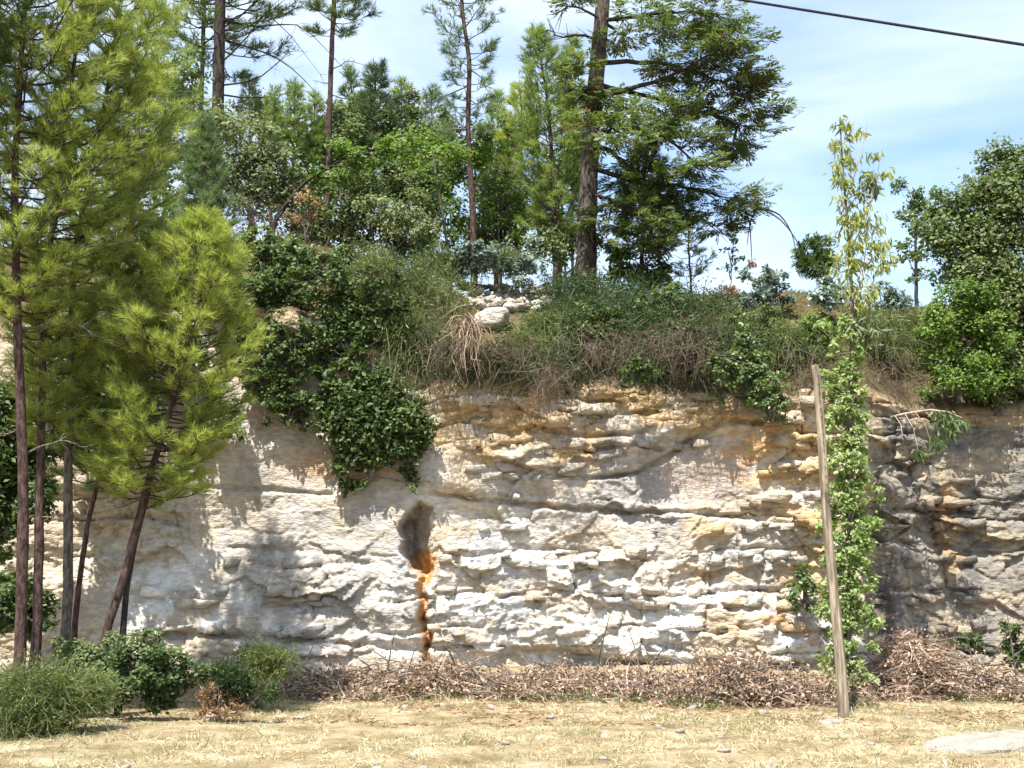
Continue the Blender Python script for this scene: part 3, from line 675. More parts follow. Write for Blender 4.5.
# ------------------------------------------------------------------ trees on the plateau
pine('pine_tree', 'tall dark pine with long bare branches reaching right at the top', [(217, 150), (219, 60), (221, -20), (222, -160)], 29, .19, .12,
     [(-160, 60, 60), (-40, 90, 100), (20, 90, 95), (60, 70, 60)], 'pine_d', bark='bark_d', nb=64, seed=21, needle=.24, rise=(-.1, .5), tw=5, gap=.15,
     dead=[[(224, 85), (250, 82), (272, 70), (288, 48), (308, 52)], [(224, 60), (246, 40), (262, 15), (290, -10)], [(222, 30), (240, 10), (280, 20), (320, 75)], [(224, 40), (262, 50), (296, 70), (330, 108)], [(220, 90), (205, 105), (185, 118)], [(224, 95), (262, 100), (300, 88), (322, 96)], [(222, 20), (262, 28), (300, 20), (345, 70)]])
pine('pine_tree', 'slim dark trunked pine just left of the tall dark pine', [(200, 150), (202, 60), (206, -40), (206, -120)], 31, .08, .05, [(-120, 30, 30), (-30, 50, 60), (30, 50, 50), (60, 30, 30)], 'pine_g', bark='bark_d', nb=30, seed=22, needle=.22)
pine('pine_tree', 'pine with a thin bare brown trunk and a tufted crown left of centre', [(328, 160), (330, 100), (332, 40), (336, -40), (338, -90)], 28, .085, .05,
     [(-90, 20, 30), (-30, 45, 70), (10, 42, 66), (36, 30, 40)], 'pine_b', nb=38, seed=23, needle=.21, dead=[[(331, 70), (350, 60), (366, 66)], [(330, 95), (352, 100), (372, 92)], [(331, 85), (312, 80)]])
pine('pine_tree', 'tall thin pine with a long bare pinkish trunk and sparse blue-green crown', [(474, 250), (470, 170), (468, 110), (470, 60), (463, 20), (458, -60)], 27, .095, .035,
     [(-60, 20, 25), (0, 44, 42), (40, 48, 36), (80, 36, 30), (130, 40, 30), (150, 26, 20)], 'pine_b', nb=44, seed=24, needle=.2, gap=.25, tw=5,
     dead=[[(470, 85), (440, 98), (424, 110)], [(470, 70), (482, 78), (492, 100)], [(468, 130), (446, 128), (430, 138)], [(468, 100), (486, 108)]])
pine('pine_tree', 'bright green conical pine just left of the great cedar', [(555, 262), (552, 160), (546, 90), (536, 34)], 27.5, .09, .02,
     [(32, 5, 4), (60, 18, 16), (100, 30, 34), (150, 46, 44), (200, 46, 40), (235, 32, 34)], 'pine_g', nb=80, seed=25, needle=.2, rise=(.15, 1.1), tuft=3)
pine('pine_tree', 'smaller bright pine behind the conical one', [(516, 265), (520, 180), (522, 120), (520, 88)], 30, .07, .02,
     [(88, 6, 6), (130, 22, 24), (180, 30, 32), (230, 28, 30)], 'pine_y', nb=44, seed=26, needle=.2, rise=(.15, 1.0))
pine('pine_tree', 'pale green pine rising behind the oaks left of centre', [(372, 240), (372, 150), (376, 70)], 29, .07, .02,
     [(68, 5, 5), (100, 16, 16), (140, 26, 28), (190, 30, 32)], 'pine_b', nb=46, seed=27, needle=.2, rise=(.2, 1.1))
for i, (bx, tp, wd, lab, mt) in enumerate([(402, 84, 20, 'olive pine rising behind the pale skyline oak', 'pine_g'), (432, 92, 18, 'slim pale pine left of the pink-trunked pine', 'pine_b'), (498, 96, 17, 'slim green pine right of the pink-trunked pine', 'pine_g'), (572, 40, 18, 'green pine top showing just left of the cedar trunk', 'pine_g'), (250, 76, 18, 'pale pine top between the tall dark pine and the small upright pines', 'pine_b'), (352, 70, 18, 'airy pine top right of the thin brown trunk', 'pine_b')]):
    pine('pine_tree', lab, [(bx, 240), (bx+1, 160), (bx-1, tp)], 31.5 + .3*i, .06, .015, [(tp, 4, 4), (tp+30, wd*.6, wd*.6), (tp+70, wd, wd), (tp+120, wd*1.25, wd*1.25)], mt, nb=40, seed=130+i, needle=.22, rise=(.2, 1.1), tw=5, gap=.1)
for i, (bx, tp, lab) in enumerate([(272, 92, 'leftmost of three small upright pines below the bare dark branches'), (292, 82, 'middle one of three small upright pines below the bare dark branches'), (312, 96, 'rightmost of three small upright pines below the bare dark branches')]):
    pine('young_pine', lab, [(bx, 170), (bx+2, 130), (bx+3, tp)], 27 + i*.5, .035, .01, [(tp, 3, 3), (tp+25, 9, 9), (tp+55, 12, 12), (tp+75, 10, 10)], 'pine_g', nb=26, seed=30+i, needle=.17, rise=(.7, 1.8), group='three small upright pines')
pine('young_pine', 'dark young pine growing under the great cedar on its right', [(640, 285), (642, 220), (646, 150)], 25.4, .06, .02, [(146, 6, 6), (180, 24, 26), (220, 34, 36), (262, 36, 36)], 'pine_d', nb=64, seed=34, needle=.16, rise=(.1, .9))
pine('young_pine', 'small light pine at the right edge of the cedar shade', [(692, 300), (688, 250), (690, 205)], 25.8, .03, .01, [(205, 4, 4), (240, 18, 20), (280, 20, 22)], 'pine_g', nb=26, seed=35, needle=.16, gap=.3)
g = Geo(); w = trunk_path([(450, 262), (446, 240), (438, 190), (432, 150)], 26.2, float(hill_z(-1.45, 26.2)) - .1, rng=np.random.default_rng(2)); tube(g, w, np.linspace(.045, .02, len(w)), 6)
o = g.build('bare_stem', M['bark_g'], None, w[0], True); o.location = w[0]; tag(o, 'thin bare grey stem leaning left beside the pink-trunked pine', 'tree stem')

# great cedar: every limb with its own plates of foliage
def cedar():
    rng = np.random.default_rng(77); Y = 25.6
    path = trunk_path([(585, 282), (587, 210), (591, 140), (598, 60), (603, 0), (608, -120)], Y, float(hill_z(P(585, 282, Y)[0], Y)) - .2, n=34, rng=rng, wob=.02)
    root = tree_root('cedar_tree', 'great dark cedar leaning slightly right with broad layered branches over the bank', 'tree', path[0])
    g = Geo(); tube(g, path, np.linspace(.25, .13, len(path))*(1 + .35*np.exp(-np.arange(len(path))/1.5)), 12, rng=rng, rough=.05); g.build('trunk', M['bark_r2'], root, path[0], True)
    limbs = [  # polyline, depth drift, plates (px, py, rx, ry)
        ([(602, 98), (651, 83), (677, 74), (696, 62), (742, 41)], -1.0, [(690, 58, 34, 9), (742, 40, 26, 15), (720, 52, 30, 9), (668, 66, 20, 6)]),
        ([(606, 62), (651, 60), (685, 70), (720, 80), (756, 96)], -.4, [(735, 76, 34, 11), (770, 90, 20, 11), (778, 108, 17, 9), (752, 84, 24, 9)]),
        ([(600, 120), (640, 130), (670, 138), (689, 158), (706, 166)], -1.2, [(640, 118, 34, 9), (672, 108, 34, 11), (690, 136, 24, 9), (706, 168, 18, 10), (620, 134, 34, 7), (656, 128, 28, 10)]),
        ([(598, 166), (625, 178), (677, 185), (711, 193), (748, 203)], -.6, [(640, 168, 34, 10), (690, 190, 26, 9), (738, 198, 24, 12), (748, 210, 14, 8), (664, 178, 30, 9)]),
        ([(606, 20), (640, 16), (680, 12), (716, 14)], -.8, [(640, 12, 32, 10), (690, 18, 44, 13), (722, 22, 24, 11), (628, 38, 26, 8), (662, 30, 26, 9)]),
        ([(606, 28), (590, 12), (570, 5), (556, 14)], -.5, [(574, 2, 14, 6)]),
        ([(600, 40), (580, 34), (562, 38), (548, 30)], .6, []),
        ([(601, 84), (630, 92), (668, 100), (712, 116), (760, 128)], .6, [(720, 112, 34, 8), (762, 126, 20, 9), (745, 142, 18, 11), (735, 154, 16, 11), (700, 104, 26, 9), (690, 90, 28, 8)]),
        ([(596, 140), (612, 150), (650, 190), (690, 212), (716, 226)], .5, [(650, 200, 28, 13), (716, 228, 16, 7), (690, 218, 22, 9), (628, 186, 24, 12), (668, 210, 24, 9)]),
        ([(600, 92), (588, 88), (574, 92), (560, 88)], -.8, [(580, 90, 20, 7), (598, 104, 24, 8), (570, 64, 12, 8)]),
        ([(595, 140), (606, 132), (616, 128)], -1.6, [(604, 128, 34, 7), (624, 142, 22, 7)]),
        ([(592, 190), (612, 200), (640, 210)], -1.2, [(626, 206, 26, 12), (646, 226, 30, 14), (660, 244, 26, 12), (600, 226, 16, 9)]),
    ]
    k = m_per_px(Y)
    for (pl, drift, plates) in limbs:
        pl = [(a - 14*float(sstep(700, 790, a)), b) for a, b in pl]; sg0 = 1 if pl[-1][0] > pl[0][0] else -1; pl[0] = (pl[0][0] - 9*sg0, pl[0][1] + 1); plates = [(a - 16*float(sstep(700, 790, a)), b, c_, d_) for a, b, c_, d_ in plates]
        w = np.array([P(a, b, Y + drift*i/max(1, len(pl)-1)) for i, (a, b) in enumerate(pl)])
        s = np.linspace(0, 1, 15); tt = np.linspace(0, 1, len(w)); c = np.stack([np.interp(s, tt, w[:, q]) for q in range(3)], 1)
        for _ in range(2): c[1:-1] = c[1:-1]*.5 + (c[:-2]+c[2:])*.25
        c[1:-1] += rng.normal(size=(13, 3))*.015
        ln = np.linalg.norm(c[-1] - c[0]); g = Geo(); tube(g, c, np.linspace(.026 + .011*ln, .010, 15), 7)
        n_side = int(8 + ln*5)
        for q in range(n_side):
            i = rng.integers(3, 15); sg = rng.choice([-1, 1]); d = unit(unit(c[i]-c[i-1])*.8 + np.array([rng.uniform(-.2, .5), sg*rng.uniform(.2, 1), rng.uniform(-.5, .25)])); l2 = rng.uniform(.3, 1.0)*min(1, ln/2.5)
            tube(g, np.array([c[i], c[i] + d*l2*.5 + [0, 0, -.03], c[i] + d*l2 + [0, 0, -.12*l2]]), [.012, .008, .004], 4)
        br = g
        fol = Geo()
        for (px, py, rx, ry) in plates:
            a = c[np.argmin([np.hypot(to_px(*q)[0]-px, to_px(*q)[1]-py) for q in c])]
            ctr = P(px, py, a[1] + rng.uniform(-.3, .3)); R = np.array([rx*k, rx*k*.95, ry*k*.55])
            n = int((14 + rx*ry*.085)*3.0)
            ns = max(5, int(rx*ry/30)); u = rand_dir(rng, ns); sc = ctr + u*(rng.uniform(.2, 1, ns)**.5)[:, None]*R*.9
            for q in range(ns):
                tube(br, np.array([a, (a+sc[q])/2 + [0, 0, .05], sc[q]]), [.014, .010, .004], 4)
            wh = rng.integers(0, ns, n); pos = sc[wh] + rng.normal(size=(n, 3))*np.array([.16, .16, .04])*(1 + rx/60)
            dd = unit(pos - a) ; dd = unit(dd*np.array([1, 1, .2]) + rng.normal(size=(n, 3))*np.array([.45, .45, .16]) + [0, 0, .03]); nr = unit(np.array([0, -.15, 1.]) + rng.normal(size=(n, 3))*.35)
            ct = rng.uniform(0, 1, ns); place_mix(fol, SPRAYS, rng, pos, dd, nr, rng.uniform(.20, .42, n), np.clip(.6*ct[wh] + .4*rng.uniform(0, 1, n), 0, .96 if rng.random() < .8 else 1))
        b = br.build('branch', M['bark_d'], root, path[0], True)
        if plates:
            f = fol.build('foliage', M['cedar'], b, path[0])
    # bare arching bough with a dark hanging tuft at its end
    g = Geo()
    for pl in ([(745, 207), (765, 209), (785, 222), (800, 246), (808, 262)], [(765, 209), (780, 214), (792, 232), (797, 256)], [(757, 208), (750, 222), (747, 245)], [(745, 207), (750, 225), (752, 262)]):
        w = np.array([P(a, b, Y - .6) for a, b in pl]); s = np.linspace(0, 1, 10); tt = np.linspace(0, 1, len(w)); c = np.stack([np.interp(s, tt, w[:, q]) for q in range(3)], 1); c[1:-1] = c[1:-1]*.5 + (c[:-2]+c[2:])*.25
        tube(g, c, np.linspace(.022, .008, 10), 5)
    b = g.build('branch', M['bark_d'], root, path[0], True); f = Geo(); clumps_leaves(f, rng, [(816, 256, 17, 17), (806, 250, 10, 9), (826, 244, 9, 7), (808, 268, 6, 8), (822, 270, 7, 9)], Y-.6, .45, .2, SPRAYS, 'any'); f.build('foliage', M['pine_d'], b, path[0])
    f = Geo(); clumps_leaves(f, rng, [(751, 264, 4, 6)], Y-.6, .5, .12, SLIM, 'hang'); f.build('dead_leaves', M['rust'], b, path[0])
M['bark_r2'] = bark_mat('cedar_bark', (.03, .024, .02), (.11, .085, .07), 16)
cedar()

# oaks and other broad-leaved trees at the back
broadleaf('oak_tree', 'grey-green oak behind the young blue-green pine', [(255, 260), (252, 210), (250, 170)], 25.5, .09, [(228, 130, 34, 24), (262, 142, 34, 26), (246, 170, 40, 28), (280, 172, 30, 24), (225, 180, 30, 26), (262, 200, 40, 22)], 'oak_grey', seed=41, leaf=.10)
broadleaf('arching_tree', 'bright green tree with a dark trunk arching up to the right', [(272, 235), (276, 218), (290, 200), (304, 182), (322, 172), (345, 158)], 25.2, .07, [(345, 150, 26, 10), (372, 158, 30, 14), (400, 148, 34, 12), (436, 154, 34, 13), (330, 178, 30, 14), (305, 196, 22, 10)], 'bright', bark='bark_d', seed=42, leaf=.10)
broadleaf('oak_tree', 'dense mid-green oak at the centre left of the plateau', [(375, 265), (372, 230), (368, 200)], 26.2, .09, [(345, 195, 32, 26), (385, 185, 34, 26), (420, 195, 34, 26), (360, 222, 36, 24), (405, 225, 36, 22), (395, 165, 26, 16)], 'oak', seed=43, leaf=.10)
broadleaf('olive_tree', 'pale silvery-green rounded tree in front of the dense oak', [(395, 275), (392, 240)], 25.0, .06, [(375, 212, 28, 18), (405, 205, 30, 20), (420, 230, 28, 18), (385, 240, 36, 16)], 'oak_grey', seed=44, leaf=.085, tint_shift=.1)
broadleaf('leafy_tree', 'airy green tree between the pink-trunked pine and the conical pine', [(500, 262), (498, 210)], 28.5, .05, [(492, 160, 20, 24), (505, 195, 26, 22), (486, 215, 20, 18), (520, 225, 26, 16), (560, 225, 24, 18)], 'bright', seed=45, leaf=.11, n_per=.35)
broadleaf('leafy_tree', 'dark leafy tree behind the dense oak, right of the thin brown trunk', [(350, 260), (348, 180)], 29, .07, [(400, 118, 26, 18), (430, 125, 24, 18), (360, 135, 24, 18), (420, 165, 30, 20)], 'oak', seed=46, leaf=.12, n_per=.45)
broadleaf('leafy_tree', 'shaded tree behind the left pines', [(165, 260), (165, 180)], 27, .07, [(160, 100, 30, 30), (180, 70, 30, 26), (150, 160, 40, 40), (190, 210, 40, 30), (110, 200, 50, 40)], 'oak', seed=47, leaf=.12, n_per=.4)
broadleaf('leafy_tree', 'dark shrubby tree behind the bank between cedar trunk and conical pine', [(565, 272), (566, 230)], 26.5, .04, [(560, 245, 24, 18), (530, 250, 26, 16), (600, 252, 20, 18)], 'oak', seed=48, leaf=.10, n_per=.5)
broadleaf('dark_shrub', 'dark dense undergrowth below the cedar to the right of its trunk', [(630, 290), (630, 260)], 25.0, .04, [(610, 262, 22, 18), (640, 265, 26, 20), (662, 274, 20, 16)], 'pine_d', seed=49, leaf=.13, n_per=.5, cat='shrub')
broadleaf('rust_sapling', 'small sapling of rust-brown dead leaves beneath the arching tree', [(305, 235), (305, 205)], 24.8, .02, [(300, 196, 12, 12), (312, 208, 14, 14), (296, 216, 12, 12)], 'rust', seed=50, leaf=.08, n_per=.4, cat='sapling')
broadleaf('oak_tree', 'large holm oak hanging over the right end of the rock face', [(1000, 420), (1000, 340), (990, 250), (1000, 190)], 22.6, .14,
     [(1010, 165, 30, 26), (985, 190, 30, 24), (960, 205, 30, 22), (1020, 210, 40, 34), (935, 225, 26, 22), (975, 235, 40, 30), (1015, 265, 44, 36), (950, 258, 30, 22), (1040, 180, 40, 40), (1000, 310, 40, 34), (1030, 340, 44, 44), (985, 355, 32, 30), (1060, 270, 50, 60), (1010, 390, 36, 24), (960, 225, 38, 30), (1000, 225, 44, 36), (985, 275, 44, 32), (1020, 305, 44, 40), (975, 290, 34, 26), (930, 245, 30, 20), (1010, 365, 44, 34), (1005, 195, 40, 30)], 'oak', seed=51, leaf=.095, n_per=.62)
broadleaf('oak_tree', 'small bright green evergreen oak below the large holm oak', [(960, 400), (958, 360)], 22.1, .07, [(945, 310, 26, 26), (968, 300, 28, 24), (938, 345, 24, 32), (968, 345, 34, 34), (950, 385, 30, 24), (990, 330, 28, 26), (985, 380, 30, 26)], 'bright', seed=52, leaf=.085, n_per=.7, base_z=5.3)
broadleaf('slender_tree', 'slender pale tree in the gap left of the large holm oak', [(916, 300), (915, 240), (914, 190)], 27.0, .05, [(908, 190, 14, 16), (922, 198, 18, 16), (914, 220, 22, 16), (930, 240, 18, 14), (906, 255, 12, 12), (925, 275, 18, 10)], 'ivy_l', bark='bark_d', seed=53, leaf=.11, n_per=.42)
broadleaf('sapling', 'tiny thin sapling with tiered leaves against the sky right of the cedar', [(730, 290), (732, 262), (734, 236)], 25.3, .012, [(733, 240, 8, 2.5), (728, 250, 10, 2.5), (738, 258, 9, 2.5), (730, 268, 11, 2.5)], 'ivy_l', seed=54, leaf=.09, n_per=.25, cat='sapling')
# more of the wood that closes the view behind the bank
WB = [('oak', 'bushy oak between the arching tree and the thin brown trunk', 318, 28.5, [(300, 150, 36, 26), (335, 140, 34, 26), (318, 185, 42, 30), (350, 175, 30, 26), (285, 190, 34, 28), (310, 225, 46, 22)]),
      ('bright', 'sunlit green tree filling the middle between the oaks and the pink-trunked pine', 430, 28.0, [(420, 150, 36, 22), (450, 170, 34, 26), (410, 190, 40, 28), (450, 210, 36, 26), (430, 235, 44, 20), (470, 150, 24, 20)]),
      ('oak_grey', 'grey-green tree behind the bluish shrub right of the pink trunk', 500, 29.5, [(490, 190, 34, 26), (520, 200, 34, 26), (505, 225, 44, 24), (540, 215, 34, 26), (480, 235, 34, 18), (560, 235, 30, 18)]),
      ('oak', 'dark leafy tree behind the conical pine, left of the cedar trunk', 560, 30.5, [(565, 140, 26, 30), (575, 190, 24, 30), (555, 175, 30, 30), (570, 235, 26, 24)]),
      ('oak_grey', 'pale oak crown left of the tall dark pine', 200, 28.0, [(190, 110, 30, 24), (215, 130, 30, 22), (185, 150, 34, 26), (225, 165, 30, 24)]),
      ('oak', 'deep green oak behind the olive shrub above the ivy', 340, 26.8, [(330, 225, 40, 24), (370, 240, 40, 20), (300, 245, 36, 18), (410, 250, 36, 16)])]
WB += [('oak_grey', 'tall pale oak filling the skyline right of the thin brown trunk', 395, 30.5, [(385, 120, 30, 22), (410, 105, 26, 16), (430, 130, 30, 22), (395, 150, 40, 24), (360, 125, 24, 22), (440, 165, 30, 22)]),
       ('oak', 'leafy tree closing the gap between the pink trunk and the conical pine', 495, 31.0, [(490, 130, 22, 24), (510, 150, 24, 26), (495, 175, 30, 24), (480, 150, 20, 20), (525, 130, 18, 24)]),
       ('oak_grey', 'pale green tree behind the small upright pines', 290, 30.0, [(270, 120, 30, 20), (300, 125, 32, 20), (330, 115, 22, 18), (255, 110, 22, 18), (345, 140, 26, 20)]),
       ('oak', 'dark green tree standing behind the arching tree', 350, 31.5, [(345, 110, 22, 18), (365, 95, 20, 16), (380, 140, 28, 22), (320, 150, 28, 22)])]
for i, (mt, lab, bx, Y, cl) in enumerate(WB):
    broadleaf('leafy_tree', lab, [(bx, 270), (bx+2, 215), (bx, 180)], Y, .07, cl, mt, seed=700+i, leaf=.115, n_per=.55)
#@@PART3
# ------------------------------------------------------------------ plants of the bank and the rock edge
def bush(name, label, px, py, rx, ry, mat, seed, kind='leaf', leaf=.085, n_per=.7, Y=None, cat='shrub', group=None, stem='bark_g', lobes=7, squash=1.0, shift=0.0):
    """a shrub: a mass of leaves on short stems growing from the spot it stands on"""
    rng = np.random.default_rng(seed)
    ctr = on_hill(px, py + ry*.5) if Y is None else None
    Yc = float(ctr[1]) if Y is None else Y
    base = P(px, py + ry*.8, Yc)
    root = tree_root(name, label, cat, base, group)
    cl = []
    for i in range(lobes):
        a = rng.uniform(0, 2*pi); q = rng.uniform(.15, .75); cl.append((px + cos(a)*q*rx, py + sin(a)*q*ry, rx*rng.uniform(.42, .72), ry*rng.uniform(.42, .72), rng.uniform(-.3, .25)*rx*m_per_px(Yc)))
    if name == 'ivy_bush':
        cl = [(px + cos(a)*q*rx, py + sin(a)*q*ry, rx*w, ry*w*rng.uniform(.6, 1.1), rng.uniform(-.15, .1)) for a, q, w in zip(rng.uniform(0, 2*pi, 20), rng.uniform(.05, .8, 20), rng.uniform(.24, .52, 20))]
        cl += [(px + rng.uniform(-.7, .7)*rx, py + ry*rng.uniform(.6, .9), rx*.12, ry*.18) for _ in range(4)]
    wood = Geo(); fol = Geo()
    st = base
    clumps_leaves(fol, rng, cl, Yc, n_per, leaf, {'leaf': LEAVES, 'slim': SLIM, 'hang': SLIM, 'tuft': NEEDLES_FINE}[kind], {'slim': 'any', 'tuft': 'any'}.get(kind, kind), wood=wood, root=lambda c: st, tint_shift=shift, spread=.27, depth=.38 if name == 'ivy_bush' else .8)
    wood.build('stems', M[stem], root, base, True); fol.build('foliage', M[mat], root, base)
    return root
def broom(name, label, px, py, rx, ry, mat, seed, n=900, droop=.8, Y=None, width=.014, up=.6, cat='shrub', group=None, parts='stems', wig=.12, hang=False, dy=0.0):
    """many thin stems springing from a spot and arching over; hang=True lets them fall from the top edge"""
    rng = np.random.default_rng(seed)
    c = on_hill(px, py) if Y is None else P(px, py, Y)
    c[1] += dy
    k = m_per_px(c[1]); Rx, Rz = rx*k, ry*k
    root = tree_root(name, label, cat, c, group)
    g = Geo()
    st = np.stack([c[0] + rng.normal(size=n)*Rx*.45, c[1] + rng.normal(size=n)*Rx*.3, c[2] + (rng.uniform(.3, 1, n)*Rz if hang else rng.uniform(-.9, .3, n)*Rz)], 1)
    d = rng.normal(size=(n, 3))*np.array([.7, .6, .35]) + np.array([0, -.35, up])
    L = (Rz*1.5)*rng.uniform(.5, 1.15, n)
    if mat == 'dry':
        st = np.stack([c[0] + rng.normal(size=n)*Rx*.7, c[1] + rng.normal(size=n)*.25 - .15, c[2] + rng.normal(size=n)*Rz*.55], 1)
        d = rng.normal(size=(n, 3))*np.array([1, .6, .8]) + np.array([0, -.1, -.25]); L = rng.uniform(.2, .65, n); droop = .45
    ct = vn2(st[:, 0]*3, st[:, 2]*3, seed)
    p = ribbons(g, rng, st, d, L, width*rng.uniform(.6, 1.3, n), droop*rng.uniform(.5, 1.5, n), 3, np.clip(.5*ct + .5*rng.uniform(0, 1, n), 0, 1), wig)
    if mat.startswith('broom') or mat == 'weed':
        m = rng.integers(1, 4, (n, 3)); q = p[np.arange(n)[:, None], m].reshape(-1, 3)
        place(g, (SLIM_V, LEAF_T), q, np.repeat(d, 3, 0)*.5 + rng.normal(size=q.shape)*.5 - [0, 0, .3], rand_dir(rng, len(q)), rng.uniform(.06, .13, len(q))*(.55 if c[1] < 18 else 1), rng.uniform(0, 1, len(q)))
    o = g.build(parts, M[mat], root, c); o['kind'] = 'stuff'
    return root

# dark green broom hanging over the edge
for i, (px, py, rx, ry, lab) in enumerate([
    (432, 300, 26, 34, 'green broom bush hanging over the rock edge left of the white rubble'), (440, 268, 26, 16, 'low green broom bush behind the white rubble'),
    (552, 335, 24, 26, 'light green broom bush just right of the white rubble'), (522, 350, 16, 20, 'broom bush drooping below the pale boulder'),
    (575, 292, 40, 24, 'dark broom bush at the foot of the cedar'), (620, 300, 44, 26, 'dark broom bush right of the cedar trunk'), (570, 330, 36, 32, 'dark drooping broom bush below the cedar trunk'),
    (612, 345, 32, 26, 'dark broom bush hanging lowest over the ochre ledges'), (660, 312, 40, 28, 'deep green broom bush in the cedar shade'), (700, 318, 36, 32, 'dark broom bush at the right end of the cedar shade'),
    (650, 330, 36, 24, 'dull green broom bush above the brown bramble'), (715, 350, 26, 34, 'olive broom bush hanging left of the ivy drape'), (560, 360, 16, 14, 'small hanging broom tuft over the top ledge'),
    (412, 335, 24, 34, 'olive broom hanging between the ivy and the pale roots'), (452, 358, 20, 20, 'short dark broom below the pale roots'), (492, 362, 22, 18, 'short dark broom on the rock edge under the pale boulder'), (535, 366, 22, 18, 'dark broom hanging on the rock edge right of the pale boulder'),
    (640, 356, 28, 18, 'dark broom tuft hanging over the ochre top ledges'), (690, 352, 24, 20, 'olive broom tuft hanging above the arched crack'), (590, 320, 40, 30, 'thick dark broom bush midway down the bank under the cedar'),
    (490, 262, 34, 10, 'low broom on the crest right of the silvery shrub'), (745, 330, 34, 18, 'fawn-green broom on the bank above the ivy drape'), (860, 330, 30, 22, 'fawn-green broom beside the eucalyptus stem'), (900, 330, 26, 24, 'greenish broom left of the small bright oak'), (790, 345, 30, 22, 'dull broom left of the bright round shrub')]):
    broom('broom_bush', lab, px, py, rx*1.25, ry*1.25, 'broom' if i not in (0, 2, 3, 13, 20, 21, 22, 23, 24) else 'broom_l', 200+i, n=1150, droop=.9, dy=-.45, group='broom bushes along the rock edge')
for i, (px, py, rx, ry, lab, Y) in enumerate([
    (443, 345, 16, 60, 'tangle of dry grey-brown stems hanging beside the ivy bush', 20.6), (600, 346, 34, 22, 'brown bramble tangle below the cedar', 21.3), (668, 344, 34, 22, 'brown bramble hanging above the ochre ledges', 21.2),
    (700, 345, 24, 34, 'greyish bramble tangle left of the ivy drape', 21.1), (505, 355, 26, 24, 'brown root tangle below the pale boulder', 21.2), (550, 376, 14, 18, 'small reddish bramble hanging on the top ledge', 20.8),
    (885, 372, 34, 38, 'dry fawn bramble tangle right of the vine column', 22.2), (810, 372, 30, 22, 'dry bramble beside the top of the wooden post', 21.3), (330, 262, 36, 22, 'pale dry stems above the ivy bush', 23.0), (250, 222, 26, 18, 'pale grey dead bush beside the young blue-green pine', 23.6), (285, 240, 30, 20, 'brownish dead bush beneath the arching tree', 23.8)]):
    broom('bramble', lab, px, py, rx, ry, 'dry', 230+i, n=330 if py > 300 else 200, droop=.9, Y=Y, width=.011, up=.25, wig=.42, cat='bramble', group='dry brambles on the bank', hang=(ry > rx))
broom('hanging_roots', 'bleached fibrous roots hanging down from the white rubble', 468, 338, 9, 26, 'roots', 260, n=170, droop=.5, Y=20.95, width=.022, up=-1.0, wig=.75, cat='roots', hang=True)
